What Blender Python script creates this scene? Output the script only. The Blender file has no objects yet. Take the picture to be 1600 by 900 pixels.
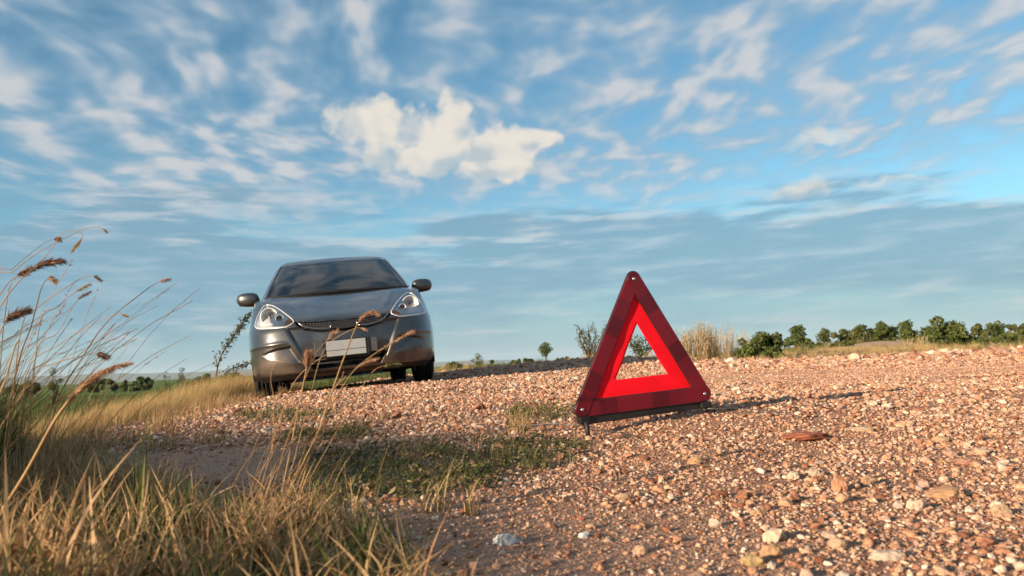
import bpy, bmesh, math, random
import numpy as np
from mathutils import Vector, Matrix

random.seed(7)
rng = np.random.default_rng(7)
scene = bpy.context.scene
col = scene.collection
R = math.radians

# ------------------------------------------------------------------ camera
FPX = 1150.0                                   # focal length in pixels of a 1600 px wide frame
PITCH = math.atan(117 / FPX)
ROLL = R(2.7)
CAM = np.array([0.0, 0.0, 0.25])
_f = np.array([0, math.cos(PITCH), math.sin(PITCH)])
_u0 = np.array([0, -math.sin(PITCH), math.cos(PITCH)])
_r0 = np.array([1.0, 0, 0])
_r = _r0 * math.cos(ROLL) - _u0 * math.sin(ROLL)
_u = _u0 * math.cos(ROLL) + _r0 * math.sin(ROLL)


def at(px, py, d):
    """world point seen at pixel (px, py) of the 1600x900 photograph at depth d"""
    return CAM + d * (_f + _r * (px - 800) / FPX - _u * (py - 450) / FPX)


cam_data = bpy.data.cameras.new('camera')
cam_data.sensor_width = 36
cam_data.lens = FPX / 1600 * 36
cam_data.clip_start = 0.02
cam_data.clip_end = 20000
cam_data.dof.use_dof = True
cam_data.dof.focus_distance = 2.9
cam_data.dof.aperture_fstop = 9
cam = bpy.data.objects.new('camera', cam_data)
col.objects.link(cam)
M = Matrix((_r, _u, -_f)).transposed().to_4x4()
M.translation = Vector(CAM)
cam.matrix_world = M
scene.camera = cam

scene.render.engine = 'CYCLES'
scene.cycles.use_denoising = True
scene.cycles.use_adaptive_sampling = True
scene.cycles.adaptive_threshold = 0.02
scene.cycles.adaptive_min_samples = 8
scene.cycles.max_bounces = 6
scene.cycles.transparent_max_bounces = 10
scene.cycles.caustics_reflective = False
scene.cycles.caustics_refractive = False
scene.view_settings.view_transform = 'Standard'
scene.view_settings.look = 'None'
scene.view_settings.gamma = 1
scene.view_settings.exposure = 1.08

# ------------------------------------------------------------------ sun and sky
SUN_EL = R(13.5)
SUN_PHI = R(39)                                # the light travels to +x and, by this angle, away from the camera
SUN_TO = Vector((-math.cos(SUN_PHI) * math.cos(SUN_EL), -math.sin(SUN_PHI) * math.cos(SUN_EL), math.sin(SUN_EL)))
sl = bpy.data.lights.new('sun', 'SUN')
sl.energy = 5.0
sl.angle = R(0.55)
sl.color = (1.0, 0.77, 0.54)
so = bpy.data.objects.new('sun', sl)
col.objects.link(so)
so.rotation_euler = SUN_TO.to_track_quat('Z', 'Y').to_euler()

world = bpy.data.worlds.new('World')
scene.world = world
world.use_nodes = True


class NT:
    """small helper to write node trees as expressions"""
    def __init__(self, tree):
        self.t = tree
        self.n = tree.nodes
        self.l = tree.links

    def node(self, typ, **kw):
        n = self.n.new(typ)
        for k, v in kw.items():
            setattr(n, k, v)
        return n

    def put(self, sock, v):
        if isinstance(v, bpy.types.NodeSocket):
            self.l.new(v, sock)
        elif v is not None:
            sock.default_value = v

    def m(self, op, a, b=None, c=None, clamp=False):
        n = self.node('ShaderNodeMath', operation=op, use_clamp=clamp)
        for i, v in enumerate((a, b, c)):
            self.put(n.inputs[i], v)
        return n.outputs[0]

    def v(self, op, a, b=None, scale=None):
        n = self.node('ShaderNodeVectorMath', operation=op)
        self.put(n.inputs[0], a)
        self.put(n.inputs[1], b)
        if scale is not None:
            self.put(n.inputs['Scale'], scale)
        return n.outputs['Value'] if op in ('LENGTH', 'DISTANCE', 'DOT_PRODUCT') else n.outputs[0]

    def xyz(self, x, y, z):
        n = self.node('ShaderNodeCombineXYZ')
        for i, q in enumerate((x, y, z)):
            self.put(n.inputs[i], q)
        return n.outputs[0]

    def sep(self, a):
        n = self.node('ShaderNodeSeparateXYZ')
        self.put(n.inputs[0], a)
        return n.outputs

    def noise(self, vec, scale, detail=3.0, rough=0.5, dist=0.0, lac=2.0, out=0):
        n = self.node('ShaderNodeTexNoise')
        self.put(n.inputs['Vector'], vec)
        n.inputs['Scale'].default_value = scale
        n.inputs['Detail'].default_value = detail
        n.inputs['Roughness'].default_value = rough
        n.inputs['Lacunarity'].default_value = lac
        n.inputs['Distortion'].default_value = dist
        return n.outputs[out]

    def ss(self, x, a, b, lo=0.0, hi=1.0):
        n = self.node('ShaderNodeMapRange', interpolation_type='SMOOTHSTEP')
        self.put(n.inputs[0], x)
        self.put(n.inputs[1], a)
        self.put(n.inputs[2], b)
        self.put(n.inputs[3], lo)
        self.put(n.inputs[4], hi)
        return n.outputs[0]

    def mix(self, f, a, b, blend='MIX'):
        n = self.node('ShaderNodeMix', data_type='RGBA', blend_type=blend)
        self.put(n.inputs[0], f)
        for s, v in ((6, a), (7, b)):
            if isinstance(v, tuple) and len(v) == 3:
                v = (*v, 1)
            self.put(n.inputs[s], v)
        return n.outputs[2]

    def ramp(self, f, stops, interp='LINEAR'):
        n = self.node('ShaderNodeValToRGB')
        cr = n.color_ramp
        cr.interpolation = interp
        while len(cr.elements) < len(stops):
            cr.elements.new(0.5)
        for e, (p, c) in zip(cr.elements, stops):
            e.position = p
            e.color = (*c, 1)
        self.put(n.inputs[0], f)
        return n.outputs[0]


def build_sky():
    N = NT(world.node_tree)
    N.n.clear()
    out = N.node('ShaderNodeOutputWorld')
    bg = N.node('ShaderNodeBackground')
    sky = N.node('ShaderNodeTexSky', sky_type='NISHITA')
    sky.sun_disc = False
    sky.sun_elevation = SUN_EL
    sky.sun_rotation = math.atan2(SUN_TO.x, SUN_TO.y)
    sky.altitude = 100
    sky.air_density = 1.0
    sky.dust_density = 0.6
    sky.ozone_density = 2.2

    def noise(vec, scale, detail, rough, out=0):
        s_ = N.noise(vec, scale, detail, rough, out=out)
        s_.node.noise_dimensions = '2D'
        return s_

    d = N.node('ShaderNodeTexCoord').outputs['Generated']
    x, y, z = N.sep(d)
    el = N.m('ARCSINE', z)
    az = N.m('ARCTAN2', x, y)
    AE = N.xyz(az, el, 0.0)
    base = N.mix(1.0, sky.outputs[0], (0.72, 1.02, 1.00), 'MULTIPLY')
    # moist air along the horizon; the world strength is 0.1, so colours here are ten times their radiance
    base = N.mix(N.ss(el, R(11), R(-1), 0.0, 0.9), base, (1.95, 3.05, 3.55))
    h = N.m('ADD', N.m('MAXIMUM', z, 0.0), 0.11)
    P = N.xyz(N.m('DIVIDE', x, h), N.m('DIVIDE', y, h), 0.0)
    # broken altocumulus in soft rolls
    wob = N.v('SCALE', N.v('SUBTRACT', noise(P, 1.6, 1, 0.5, out=1), (0.5, 0.5, 0.5)), scale=0.22)
    Pw = N.v('ADD', P, wob)
    wx, wy, _ = N.sep(Pw)
    n1 = noise(N.v('MULTIPLY', Pw, (1.0, 0.70, 0)), 8.6, 2.2, 0.46)
    n2 = noise(N.v('ADD', P, (3.7, 1.1, 0)), 0.9, 2, 0.5)
    roll = N.m('SINE', N.m('ADD', N.m('MULTIPLY', wx, 27.0), N.m('MULTIPLY', wy, 6.0)))
    side = N.ss(az, R(10), R(-14), 0.035, 0.075)
    cov = N.m('ADD', N.m('ADD', n1, N.m('MULTIPLY', roll, side)), N.m('MULTIPLY', N.m('SUBTRACT', n2, 0.5), 0.42))
    thick = N.ss(cov, 0.15, 0.72)
    lane = N.m('ADD', el, N.m('MULTIPLY', az, 0.03))
    hi = N.ss(N.m('ADD', lane, N.m('MULTIPLY', N.m('SUBTRACT', n2, 0.5), 0.14)), R(10.0), R(15.5), 0.10, 1.0)
    a_alto = N.m('MULTIPLY', N.m('MULTIPLY', thick, hi), 0.86)
    alto_col = N.mix(N.ss(cov, 0.40, 0.80), (1.9, 2.75, 3.5), (3.9, 3.9, 3.95))
    c1 = N.mix(a_alto, base, alto_col)
    # low sheet stretched along the horizon, its upper edge climbing to the right
    s1 = noise(N.v('MULTIPLY', AE, (3.6, 19.0, 0)), 1.0, 3, 0.52)
    s2 = noise(N.v('ADD', N.v('MULTIPLY', AE, (9.0, 62.0, 0)), (4.0, 2.0, 0)), 1.0, 4, 0.58)
    top = N.m('ADD', N.m('MULTIPLY', N.m('SUBTRACT', s1, 0.5), 0.20), N.m('ADD', lane, N.m('MULTIPLY', N.m('SUBTRACT', s2, 0.5), 0.075)))
    sheet = N.m('MULTIPLY', N.ss(top, R(12.0), R(9.4)), N.ss(N.m('ADD', el, N.m('MULTIPLY', N.m('SUBTRACT', s1, 0.5), 0.10)), R(-0.5), R(5.5)))
    sheet_col = N.mix(N.ss(s2, 0.40, 0.85), (1.25, 2.25, 3.0), (2.5, 3.2, 3.75))
    c2 = N.mix(N.m('MULTIPLY', sheet, 0.80), c1, sheet_col)
    edge = N.m('MULTIPLY', N.ss(top, R(8.8), R(10.6)), N.ss(top, R(14.2), R(11.2)))
    wis = N.m('MULTIPLY', N.m('MULTIPLY', edge, N.ss(s2, 0.42, 0.72)), 0.62)
    c3 = N.mix(wis, c2, (3.7, 3.85, 4.0))
    low = N.m('MULTIPLY', N.m('MULTIPLY', N.ss(el, R(0.6), R(2.4)), N.ss(el, R(5.5), R(3.0))), N.ss(s2, 0.56, 0.72))
    c3 = N.mix(N.m('MULTIPLY', low, 0.45), c3, (3.3, 3.6, 3.7))
    # cumulus heaps: soft lobes in azimuth and elevation, eaten into by noise
    wv = N.v('SCALE', N.v('SUBTRACT', noise(AE, 14, 2, 0.6, out=1), (0.5, 0.5, 0.5)), scale=0.038)
    Q = N.v('ADD', AE, wv)
    dens = tot = None
    for (lx, ly, lrx, lry) in [(572, 190, 66, 30), (600, 235, 38, 46), (690, 215, 84, 50), (712, 180, 32, 36), (655, 245, 90, 36),
                               (775, 228, 78, 36), (780, 262, 84, 20), (835, 216, 40, 20),
                               (1250, 296, 50, 16), (1275, 218, 60, 14), (1385, 287, 60, 9)]:
        v0 = at(lx, ly, 1.0) - CAM
        v0 = v0 / np.linalg.norm(v0)
        ca, ce = math.atan2(v0[0], v0[1]), math.asin(v0[2])
        q = N.v('MULTIPLY', N.v('SUBTRACT', Q, (ca, ce, 0)), (FPX / lrx * 1.10, FPX / lry * 1.08, 0))
        g = N.m('SUBTRACT', 1.0, N.v('DOT_PRODUCT', q, q))
        dens = g if dens is None else N.m('MAXIMUM', dens, g)
        wq = N.m('MULTIPLY', N.m('MAXIMUM', g, 0.0), N.sep(q)[1])
        tot = wq if tot is None else N.m('ADD', tot, wq)
    dens = N.m('MAXIMUM', N.m('ADD', dens, 0.15), -1.0)
    fb = noise(AE, 34, 6, 0.60)
    big = noise(N.v('ADD', AE, (9, 0, 0)), 15, 2, 0.5)
    fb2 = noise(N.v('ADD', AE, (9 - 0.020, 0.016, 0)), 15, 2, 0.5)
    D = N.m('ADD', dens, N.m('ADD', N.m('MULTIPLY', N.m('SUBTRACT', fb, 0.5), 1.9), N.m('MULTIPLY', N.m('SUBTRACT', big, 0.5), 1.5)))
    al = N.m('MULTIPLY', N.ss(D, -0.20, N.ss(az, R(6), R(10), 0.75, 1.5)), N.ss(az, R(6), R(10), 1.0, 0.70))
    L = N.ss(N.m('ADD', N.m('MULTIPLY', N.m('SUBTRACT', big, fb2), 1.3), N.m('ADD', N.m('MULTIPLY', N.m('SUBTRACT', fb, 0.5), 0.45), N.m('MULTIPLY', tot, 0.7))), -0.42, 0.22)
    c4 = N.mix(N.m('MULTIPLY', al, 0.93), c3, N.mix(L, (2.9, 3.35, 3.6), (5.0, 4.6, 4.05)))
    N.put(bg.inputs['Color'], c4)
    bg.inputs['Strength'].default_value = 0.08
    N.l.new(bg.outputs[0], out.inputs[0])


build_sky()
world.cycles.sampling_method = 'MANUAL'
world.cycles.sample_map_resolution = 512

# ------------------------------------------------------------------ helpers
def tag(o, label=None, cat=None, group=None, kind=None):
    if label: o['label'] = label
    if cat: o['category'] = cat
    if group: o['group'] = group
    if kind: o['kind'] = kind
    return o


def empty(name, loc=(0, 0, 0), rot=(0, 0, 0)):
    o = bpy.data.objects.new(name, None)
    o.empty_display_size = 0.1
    col.objects.link(o)
    o.location = loc
    o.rotation_euler = rot
    return o


def mesh_from(name, verts, faces, smooth=False):
    me = bpy.data.meshes.new(name)
    verts = np.asarray(verts, dtype=np.float32)
    if isinstance(faces, np.ndarray) and faces.ndim == 2:
        nf, k = faces.shape
        me.vertices.add(len(verts))
        me.vertices.foreach_set('co', verts.ravel())
        me.loops.add(nf * k)
        me.loops.foreach_set('vertex_index', faces.astype(np.int32).ravel())
        me.polygons.add(nf)
        me.polygons.foreach_set('loop_start', np.arange(0, nf * k, k, dtype=np.int32))
        me.update(calc_edges=True)
        me.validate()
    else:
        me.from_pydata([tuple(map(float, v)) for v in verts], [], [tuple(map(int, f)) for f in faces])
        me.update()
    if smooth:
        me.polygons.foreach_set('use_smooth', np.ones(len(me.polygons), dtype=bool))
    return me


def put(name, me, mat, parent=None):
    o = bpy.data.objects.new(name, me)
    col.objects.link(o)
    if mat is not None and len(me.materials) == 0:
        me.materials.append(mat)
    if parent is not None:
        o.parent = parent
    return o


def from_bm(name, bm, mat, parent=None, smooth=False):
    me = bpy.data.meshes.new(name)
    bm.normal_update()
    bm.to_mesh(me)
    bm.free()
    if smooth:
        me.polygons.foreach_set('use_smooth', np.ones(len(me.polygons), dtype=bool))
    return put(name, me, mat, parent)


def bm_box(bm, c, s, mat=None, bevel=0.0):
    r = bmesh.ops.create_cube(bm, size=1.0)
    vs = r['verts']
    bmesh.ops.scale(bm, vec=s, verts=vs)
    if bevel:
        es = list({e for v in vs for e in v.link_edges})
        rb = bmesh.ops.bevel(bm, geom=es, offset=bevel, segments=2, profile=0.6, affect='EDGES')
        vs = list({v for f in rb['faces'] for v in f.verts} | {v for v in vs if v.is_valid})
    if mat is not None:
        bmesh.ops.transform(bm, matrix=mat, verts=vs)
    bmesh.ops.translate(bm, vec=c, verts=vs)
    return vs


def tube(pts, radii, sides=5, cap=True):
    """verts and faces of a tapering tube along pts"""
    pts = [Vector(p) for p in pts]
    V, Fc = [], []
    n = len(pts)
    ref = Vector((0.37, 0.21, 0.9)).normalized()
    for i, p in enumerate(pts):
        t = (pts[min(i + 1, n - 1)] - pts[max(i - 1, 0)]).normalized()
        a = t.cross(ref)
        if a.length < 1e-4:
            a = t.cross(Vector((1, 0, 0)))
        a.normalize()
        b = t.cross(a)
        rr = radii[i] if hasattr(radii, '__len__') else radii
        for k in range(sides):
            an = 2 * math.pi * k / sides
            V.append(p + (a * math.cos(an) + b * math.sin(an)) * rr)
    for i in range(n - 1):
        for k in range(sides):
            k2 = (k + 1) % sides
            Fc.append((i * sides + k, i * sides + k2, (i + 1) * sides + k2, (i + 1) * sides + k))
    if cap:
        Fc.append(tuple(range(sides - 1, -1, -1)))
        Fc.append(tuple((n - 1) * sides + k for k in range(sides)))
    return V, Fc


class MB:
    """collects pieces into one mesh"""
    def __init__(self):
        self.v, self.f = [], []

    def add(self, V, Fc):
        o = len(self.v)
        self.v.extend(V)
        self.f.extend([tuple(i + o for i in q) for q in Fc])
        return self

    def tube(self, pts, radii, sides=5, cap=True):
        return self.add(*tube(pts, radii, sides, cap))

    def build(self, name, mat, parent=None, smooth=False):
        return put(name, mesh_from(name, self.v, self.f, smooth), mat, parent)


def catmull(pts, n):
    """n points of a Catmull-Rom curve through pts"""
    P = np.asarray(pts, float)
    P = np.vstack([2 * P[0] - P[1], P, 2 * P[-1] - P[-2]])
    m = len(P) - 3
    out = []
    for t in np.linspace(0, m - 1e-9, n):
        i = int(t)
        u = t - i
        a, b, c, d = P[i:i + 4]
        out.append(0.5 * ((2 * b) + (c - a) * u + (2 * a - 5 * b + 4 * c - d) * u * u + (3 * b - a - 3 * c + d) * u ** 3))
    return np.array(out)


def vnoise(x, y, seed=0):
    """value noise, 0..1, on arrays"""
    xi, yi = np.floor(x), np.floor(y)
    u, v = x - xi, y - yi
    u, v = u * u * (3 - 2 * u), v * v * (3 - 2 * v)

    def hsh(a, b):
        h = np.sin(a * 127.1 + b * 311.7 + seed * 74.7) * 43758.5453
        return h - np.floor(h)
    return (hsh(xi, yi) * (1 - u) + hsh(xi + 1, yi) * u) * (1 - v) + (hsh(xi, yi + 1) * (1 - u) + hsh(xi + 1, yi + 1) * u) * v


def fbm(x, y, octs=4, seed=0):
    s, a, t = 0, 0.5, 0
    for k in range(octs):
        s = s + a * vnoise(x * 2 ** k, y * 2 ** k, seed + k)
        t += a
        a *= 0.5
    return s / t


def sstep(x, a, b):
    t = np.clip((x - a) / (b - a), 0, 1)
    return t * t * (3 - 2 * t)


# ------------------------------------------------------------------ materials
def new_mat(name):
    m = bpy.data.materials.new(name)
    m.use_nodes = True
    N = NT(m.node_tree)
    bs = N.n['Principled BSDF']
    return m, N, bs


def simple(name, colr, rough=0.5, metal=0.0, spec=0.5, coat=0.0, var=0.0, scale=20.0):
    m, N, bs = new_mat(name)
    bs.inputs['Base Color'].default_value = (*colr, 1)
    bs.inputs['Roughness'].default_value = rough
    bs.inputs['Metallic'].default_value = metal
    bs.inputs['Specular IOR Level'].default_value = spec
    bs.inputs['Coat Weight'].default_value = coat
    bs.inputs['Coat Roughness'].default_value = 0.06
    if var:
        co = N.node('ShaderNodeTexCoord').outputs['Object']
        nz = N.noise(co, scale, 4, 0.6)
        c = N.mix(nz, tuple(v * (1 - var) for v in colr), tuple(min(1, v * (1 + var)) for v in colr))
        N.put(bs.inputs['Base Color'], c)
        N.put(bs.inputs['Roughness'], N.m('ADD', rough - 0.08, N.m('MULTIPLY', nz, 0.16)))
    return m


def leaf_mat(name, stops, trans=0.35, rough=0.6, use='random', tip=None):
    """thin plant matter: colour by instance or by a per-face attribute, light passing through"""
    m, N, bs = new_mat(name)
    N.n.remove(bs)
    out = N.n['Material Output']
    if use == 'random':
        f = N.node('ShaderNodeObjectInfo').outputs['Random']
    else:
        f = N.node('ShaderNodeAttribute', attribute_name='tone').outputs['Fac']
    c = N.ramp(f, stops)
    if tip is not None:
        g = N.node('ShaderNodeAttribute', attribute_name='along').outputs['Fac']
        c = N.mix(N.m('MULTIPLY', g, 0.5), c, tip)
    pos = N.node('ShaderNodeNewGeometry').outputs['Position']
    nz = N.noise(pos, 23, 2, 0.5)
    c = N.mix(1.0, c, N.ramp(nz, [(0.3, (0.72, 0.72, 0.72)), (0.7, (1.2, 1.2, 1.2))]), 'MULTIPLY')
    d = N.node('ShaderNodeBsdfPrincipled')
    N.put(d.inputs['Base Color'], c)
    d.inputs['Roughness'].default_value = rough
    d.inputs['Specular IOR Level'].default_value = 0.3
    t = N.node('ShaderNodeBsdfTranslucent')
    N.put(t.inputs['Color'], c)
    mx = N.node('ShaderNodeMixShader')
    mx.inputs[0].default_value = trans
    N.l.new(d.outputs[0], mx.inputs[1])
    N.l.new(t.outputs[0], mx.inputs[2])
    N.l.new(mx.outputs[0], out.inputs[0])
    return m


# ------------------------------------------------------------------ terrain
GP = np.array([
    (0, .88, .005), (-.57, .82, .03), (.5, .78, .0), (.8, 1.93, .01), (.175, 2.13, .027), (.59, 2.33, .072), (1.2, 2.75, .055), (2.7, 3.7, .035),
    (-1.07, 2.23, .035), (-1.5, 2.43, .045), (-.3, 1.5, .01), (-2.0, 4.2, .05), (-.5, 4, .085), (1, 4.2, .075),
    (-2.39, 7.06, .028), (-.88, 7.05, .109), (-3.04, 9.58, -.02), (-1.53, 9.57, .085), (-2.75, 7.9, .0),
    (-1.2, 12, .16), (3.07, 12, .13), (6.9, 10, .10), (2.5, 8, .10), (5, 7, .10), (4.0, 4.5, .03), (10, 9, .10), (10, 5, .05), (4, 0, 0), (-1.0, 0, 0.0), (0, -4, 0), (4, -4, 0), (-4, -4, -.3),
    (-1.6, 1.2, -.02), (-2.6, 2.6, -.06), (-3.2, 5, -.14), (-3.9, 8, -.20), (-4.6, 11, -.27), (-6, 6, -.65), (-8, 10, -.78), (-4, 1, -.4),
    (-2.5, 16, -.03), (1, 17, -.15), (5, 17, -.05), (9.4, 25, .04), (14, 31, .22), (20.7, 40, .45), (30, 30, -.05), (15, 18, -.1),
    (-14, 25, -.80), (-40, 60, -.85), (0, 40, -.35), (-10, 50, -.8), (0, 90, -.4), (40, 95, .5), (70, 60, .4), (-60, 20, -.9), (60, 0, .0), (0, -60, -.4), (90, 120, .5), (-90, 120, -.9), (0, 150, -.6), (-20, 14, -.85),
], float)


def _tps_fit(P):
    def wrp(xy):
        r = np.hypot(xy[:, 0], xy[:, 1] - 0)
        k = np.log1p(r / 3.0) / np.maximum(r, 1e-6)      # compress far distances so near points keep their say
        return xy * k[:, None]
    A = wrp(P[:, :2])
    n = len(P)
    dd = np.linalg.norm(A[:, None] - A[None], axis=2)
    K = np.where(dd > 0, dd ** 2 * np.log(np.maximum(dd, 1e-9)), 0) + np.eye(n) * 2e-4
    L = np.zeros((n + 3, n + 3))
    L[:n, :n] = K
    L[:n, n:] = np.c_[np.ones(n), A]
    L[n:, :n] = L[:n, n:].T
    w = np.linalg.solve(L, np.r_[P[:, 2], 0, 0, 0])

    def ev(x, y):
        sh = np.shape(x)
        B = wrp(np.c_[np.ravel(x), np.ravel(y)].astype(float))
        out_ = np.empty(len(B))
        for s0 in range(0, len(B), 20000):
            b = B[s0:s0 + 20000]
            d2 = ((b[:, None] - A[None]) ** 2).sum(2)
            U = 0.5 * d2 * np.log(np.maximum(d2, 1e-18))
            out_[s0:s0 + 20000] = U @ w[:n] + w[n] + b @ w[n + 1:]
        return out_.reshape(sh)
    return ev


GP = np.vstack([GP] + [at(a, b, d)[None] for a, b, d in (
    (1250, 547, 46), (1288, 543, 52), (1322, 541, 54), (1352, 539, 52), (1382, 538, 52), (1418, 534, 50), (1476, 543, 38), (1503, 541, 39), (1529, 529, 62), (1556, 527, 62),
    (1600, 523, 68), (1184, 559, 17.5), (1092, 562, 16), (1330, 548, 22), (1440, 546, 24), (1560, 546, 26), (853, 566, 62), (746, 576, 38), (815, 572, 50), (880, 569, 50), (922, 566, 15), (1004, 563, 15))])
_tps = _tps_fit(GP)


def left_edge(y):
    """x of the road's left edge"""
    return np.interp(y, [-5, .6, .9, 1.4, 1.9, 2.4, 4.2, 7.5, 10, 14, 30], [-.25, -.12, -.16, -.40, -1.0, -1.42, -2.0, -2.75, -3.5, -3.9, -6.0])


def far_edge(x):
    """y of the road's far edge"""
    return np.interp(x, [-6, -1.2, 3, 7, 12, 30], [15.0, 13.4, 12.6, 10.4, 9.6, 9.0])


def road_mask(x, y):
    wob = (fbm(x * 1.7, y * 1.7, 3, 5) - .5)
    a = sstep(x - left_edge(y) + wob * .5, -.12, .16)
    b = sstep(far_edge(x) - y + wob * 1.6, -.4, .5)
    return a * b


def ground_z(x, y):
    x = np.asarray(x, float)
    y = np.asarray(y, float)
    r = np.hypot(x, y)
    k = sstep(r, 90, 260)
    z = _tps(x, y) * (1 - k) + k * (-0.75)
    n = (fbm(x * 2.3, y * 2.3, 3, 1) - .5) * .035 * sstep(r, .4, 2.2) * (1 - sstep(r, 25, 60))
    n = n + (fbm(x * .25 + 9, y * .25, 3, 3) - .5) * .10 * sstep(r, 14, 40)
    return z + n


def ground_normal(x, y, e=0.05):
    dzx = (ground_z(x + e, y) - ground_z(x - e, y)) / (2 * e)
    dzy = (ground_z(x, y + e) - ground_z(x, y - e)) / (2 * e)
    return -dzx, -dzy


def dirt_mask(x, y):
    """trodden, nearly stone-free soil: the patch left of the tufts and the wheel tracks"""
    wob = (fbm(x * 2.1 + 4, y * 2.1, 3, 9) - .5)
    p1 = sstep(1.0 - np.hypot((x + .72) / .50, (y - 1.88) / .30) + wob * .9, -.15, .3)
    p2 = sstep(1.0 - np.hypot((x + .02) / .34, (y - 1.05) / .33) + wob * .9, -.15, .35)
    t1 = sstep(1.0 - np.abs(y - (4.75 + .03 * x + .2 * np.sin(x * .6))) / .95 + wob * .8, 0, .5) * sstep(x, .3, 1.4)
    t2 = sstep(1.0 - np.abs(y - (11.0 - .03 * x)) / 1.0 + wob * .8, 0, .5) * sstep(x, -1.5, .5) * (1 - sstep(x, 4.5, 6.5))
    return np.clip(p1 * .7 + p2 * .35 + t1 + t2 * .7, 0, 1)


def build_ground():
    nr = 470
    rad = np.r_[0.0, np.geomspace(.12, 7000, nr)]
    fine = np.linspace(-58, 58, 420)
    rest = np.linspace(58, 302, 82)[1:-1]
    ang = np.radians(np.r_[fine, rest])
    na = len(ang)
    rr, aa = np.meshgrid(rad[1:], ang, indexing='ij')
    X, Y = rr * np.sin(aa), rr * np.cos(aa)
    Z = ground_z(X, Y)
    dm = dirt_mask(X, Y)
    rm = road_mask(X, Y)
    V = np.r_[[[0, 0, float(ground_z(np.array([0.]), np.array([0.]))[0])]], np.c_[X.ravel(), Y.ravel(), Z.ravel()]]
    i, j = np.meshgrid(np.arange(nr - 1), np.arange(na), indexing='ij')
    j2 = (j + 1) % na
    quads = np.stack([1 + i * na + j, 1 + i * na + j2, 1 + (i + 1) * na + j2, 1 + (i + 1) * na + j], -1).reshape(-1, 4)[:, ::-1]
    me = mesh_from('ground', V, quads, True)
    # what grows where: colour of the soil itself
    path = sstep(1.0 - np.abs((Y - 25) - (X - 9.4) * 1.33) / 3.0, 0, .6) * sstep(Y, 20, 24) * (1 - sstep(Y, 36, 44))
    green = sstep(-Z, .34, .66) * sstep(rr, 8, 14)
    green = np.maximum(green, sstep(rr, 24, 34) * sstep(fbm(X * .09, Y * .09, 3, 21), .36, .56) * .85)
    green *= (1 - path)
    for nm, arr in (('road', rm), ('dirt', dm), ('green', green), ('path', path)):
        at_ = me.attributes.new(nm, 'FLOAT', 'POINT')
        at_.data.foreach_set('value', np.r_[arr.ravel()[0], arr.ravel()].astype(np.float32))
    m, N, bs = new_mat('soil')
    pos = N.node('ShaderNodeNewGeometry').outputs['Position']
    A = lambda n: N.node('ShaderNodeAttribute', attribute_name=n).outputs['Fac']
    big = N.noise(pos, 1.7, 4, 0.6)
    fine_n = N.noise(pos, 60, 4, 0.65)
    vo = N.node('ShaderNodeTexVoronoi', feature='F1')
    N.put(vo.inputs['Vector'], pos)
    vo.inputs['Scale'].default_value = 210
    grit = N.ramp(N.sep(vo.outputs['Color'])[0], [(0, (.17, .085, .05)), (.4, (.32, .175, .11)), (.75, (.44, .26, .17)), (1, (.55, .39, .29))])
    soil = N.mix(big, (.21, .108, .068), (.33, .180, .115))
    soil = N.mix(N.m('MULTIPLY', fine_n, .6), soil, (.25, .13, .085))
    road = N.mix(.5, soil, grit)
    track = N.mix(N.m('MULTIPLY', N.m('ADD', fine_n, big), .5), (.38, .21, .135), (.56, .35, .24))
    c = N.mix(A('dirt'), road, track)
    dry = N.mix(N.noise(pos, 9, 4, .6), (.16, .10, .045), (.33, .23, .10))
    c = N.mix(A('road'), dry, c)
    gn = N.noise(N.v('MULTIPLY', pos, (.35, 1.2, 1)), .7, 5, .6)
    grn = N.ramp(gn, [(.3, (.035, .07, .012)), (.5, (.085, .14, .02)), (.7, (.17, .20, .045))])
    c = N.mix(A('green'), c, grn)
    c = N.mix(A('path'), c, (.52, .33, .22))
    N.put(bs.inputs['Base Color'], c)
    bs.inputs['Roughness'].default_value = 0.95
    bs.inputs['Specular IOR Level'].default_value = 0.15
    bp = N.node('ShaderNodeBump')
    bp.inputs['Strength'].default_value = 0.9
    bp.inputs['Distance'].default_value = 0.0045
    N.put(bp.inputs['Height'], N.m('ADD', N.m('ADD', N.m('MULTIPLY', fine_n, 1.2), N.m('MULTIPLY', N.noise(pos, 22, 3, .6), 2.5)), N.m('SUBTRACT', 1.0, vo.outputs['Distance'])))
    N.l.new(bp.outputs[0], bs.inputs['Normal'])
    o = put('ground', me, m)
    tag(o, 'pinkish gravel road and open ground running out to green fields', kind='structure')
    return o


build_ground()


# ------------------------------------------------------------------ the car
def pchip(xk, yk, x):
    xk, yk = np.asarray(xk, float), np.asarray(yk, float)
    h = np.diff(xk)
    dl = np.diff(yk) / h
    d = np.zeros(len(xk))
    for i in range(1, len(xk) - 1):
        if dl[i - 1] * dl[i] > 0:
            w1, w2 = 2 * h[i] + h[i - 1], h[i] + 2 * h[i - 1]
            d[i] = (w1 + w2) / (w1 / dl[i - 1] + w2 / dl[i])
    d[0], d[-1] = dl[0], dl[-1]
    i = np.clip(np.searchsorted(xk, x) - 1, 0, len(h) - 1)
    t = (x - xk[i]) / h[i]
    return ((1 + 2 * t) * (1 - t) ** 2 * yk[i] + t * (1 - t) ** 2 * h[i] * d[i] + t * t * (3 - 2 * t) * yk[i + 1] + t * t * (t - 1) * h[i] * d[i + 1])


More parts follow.
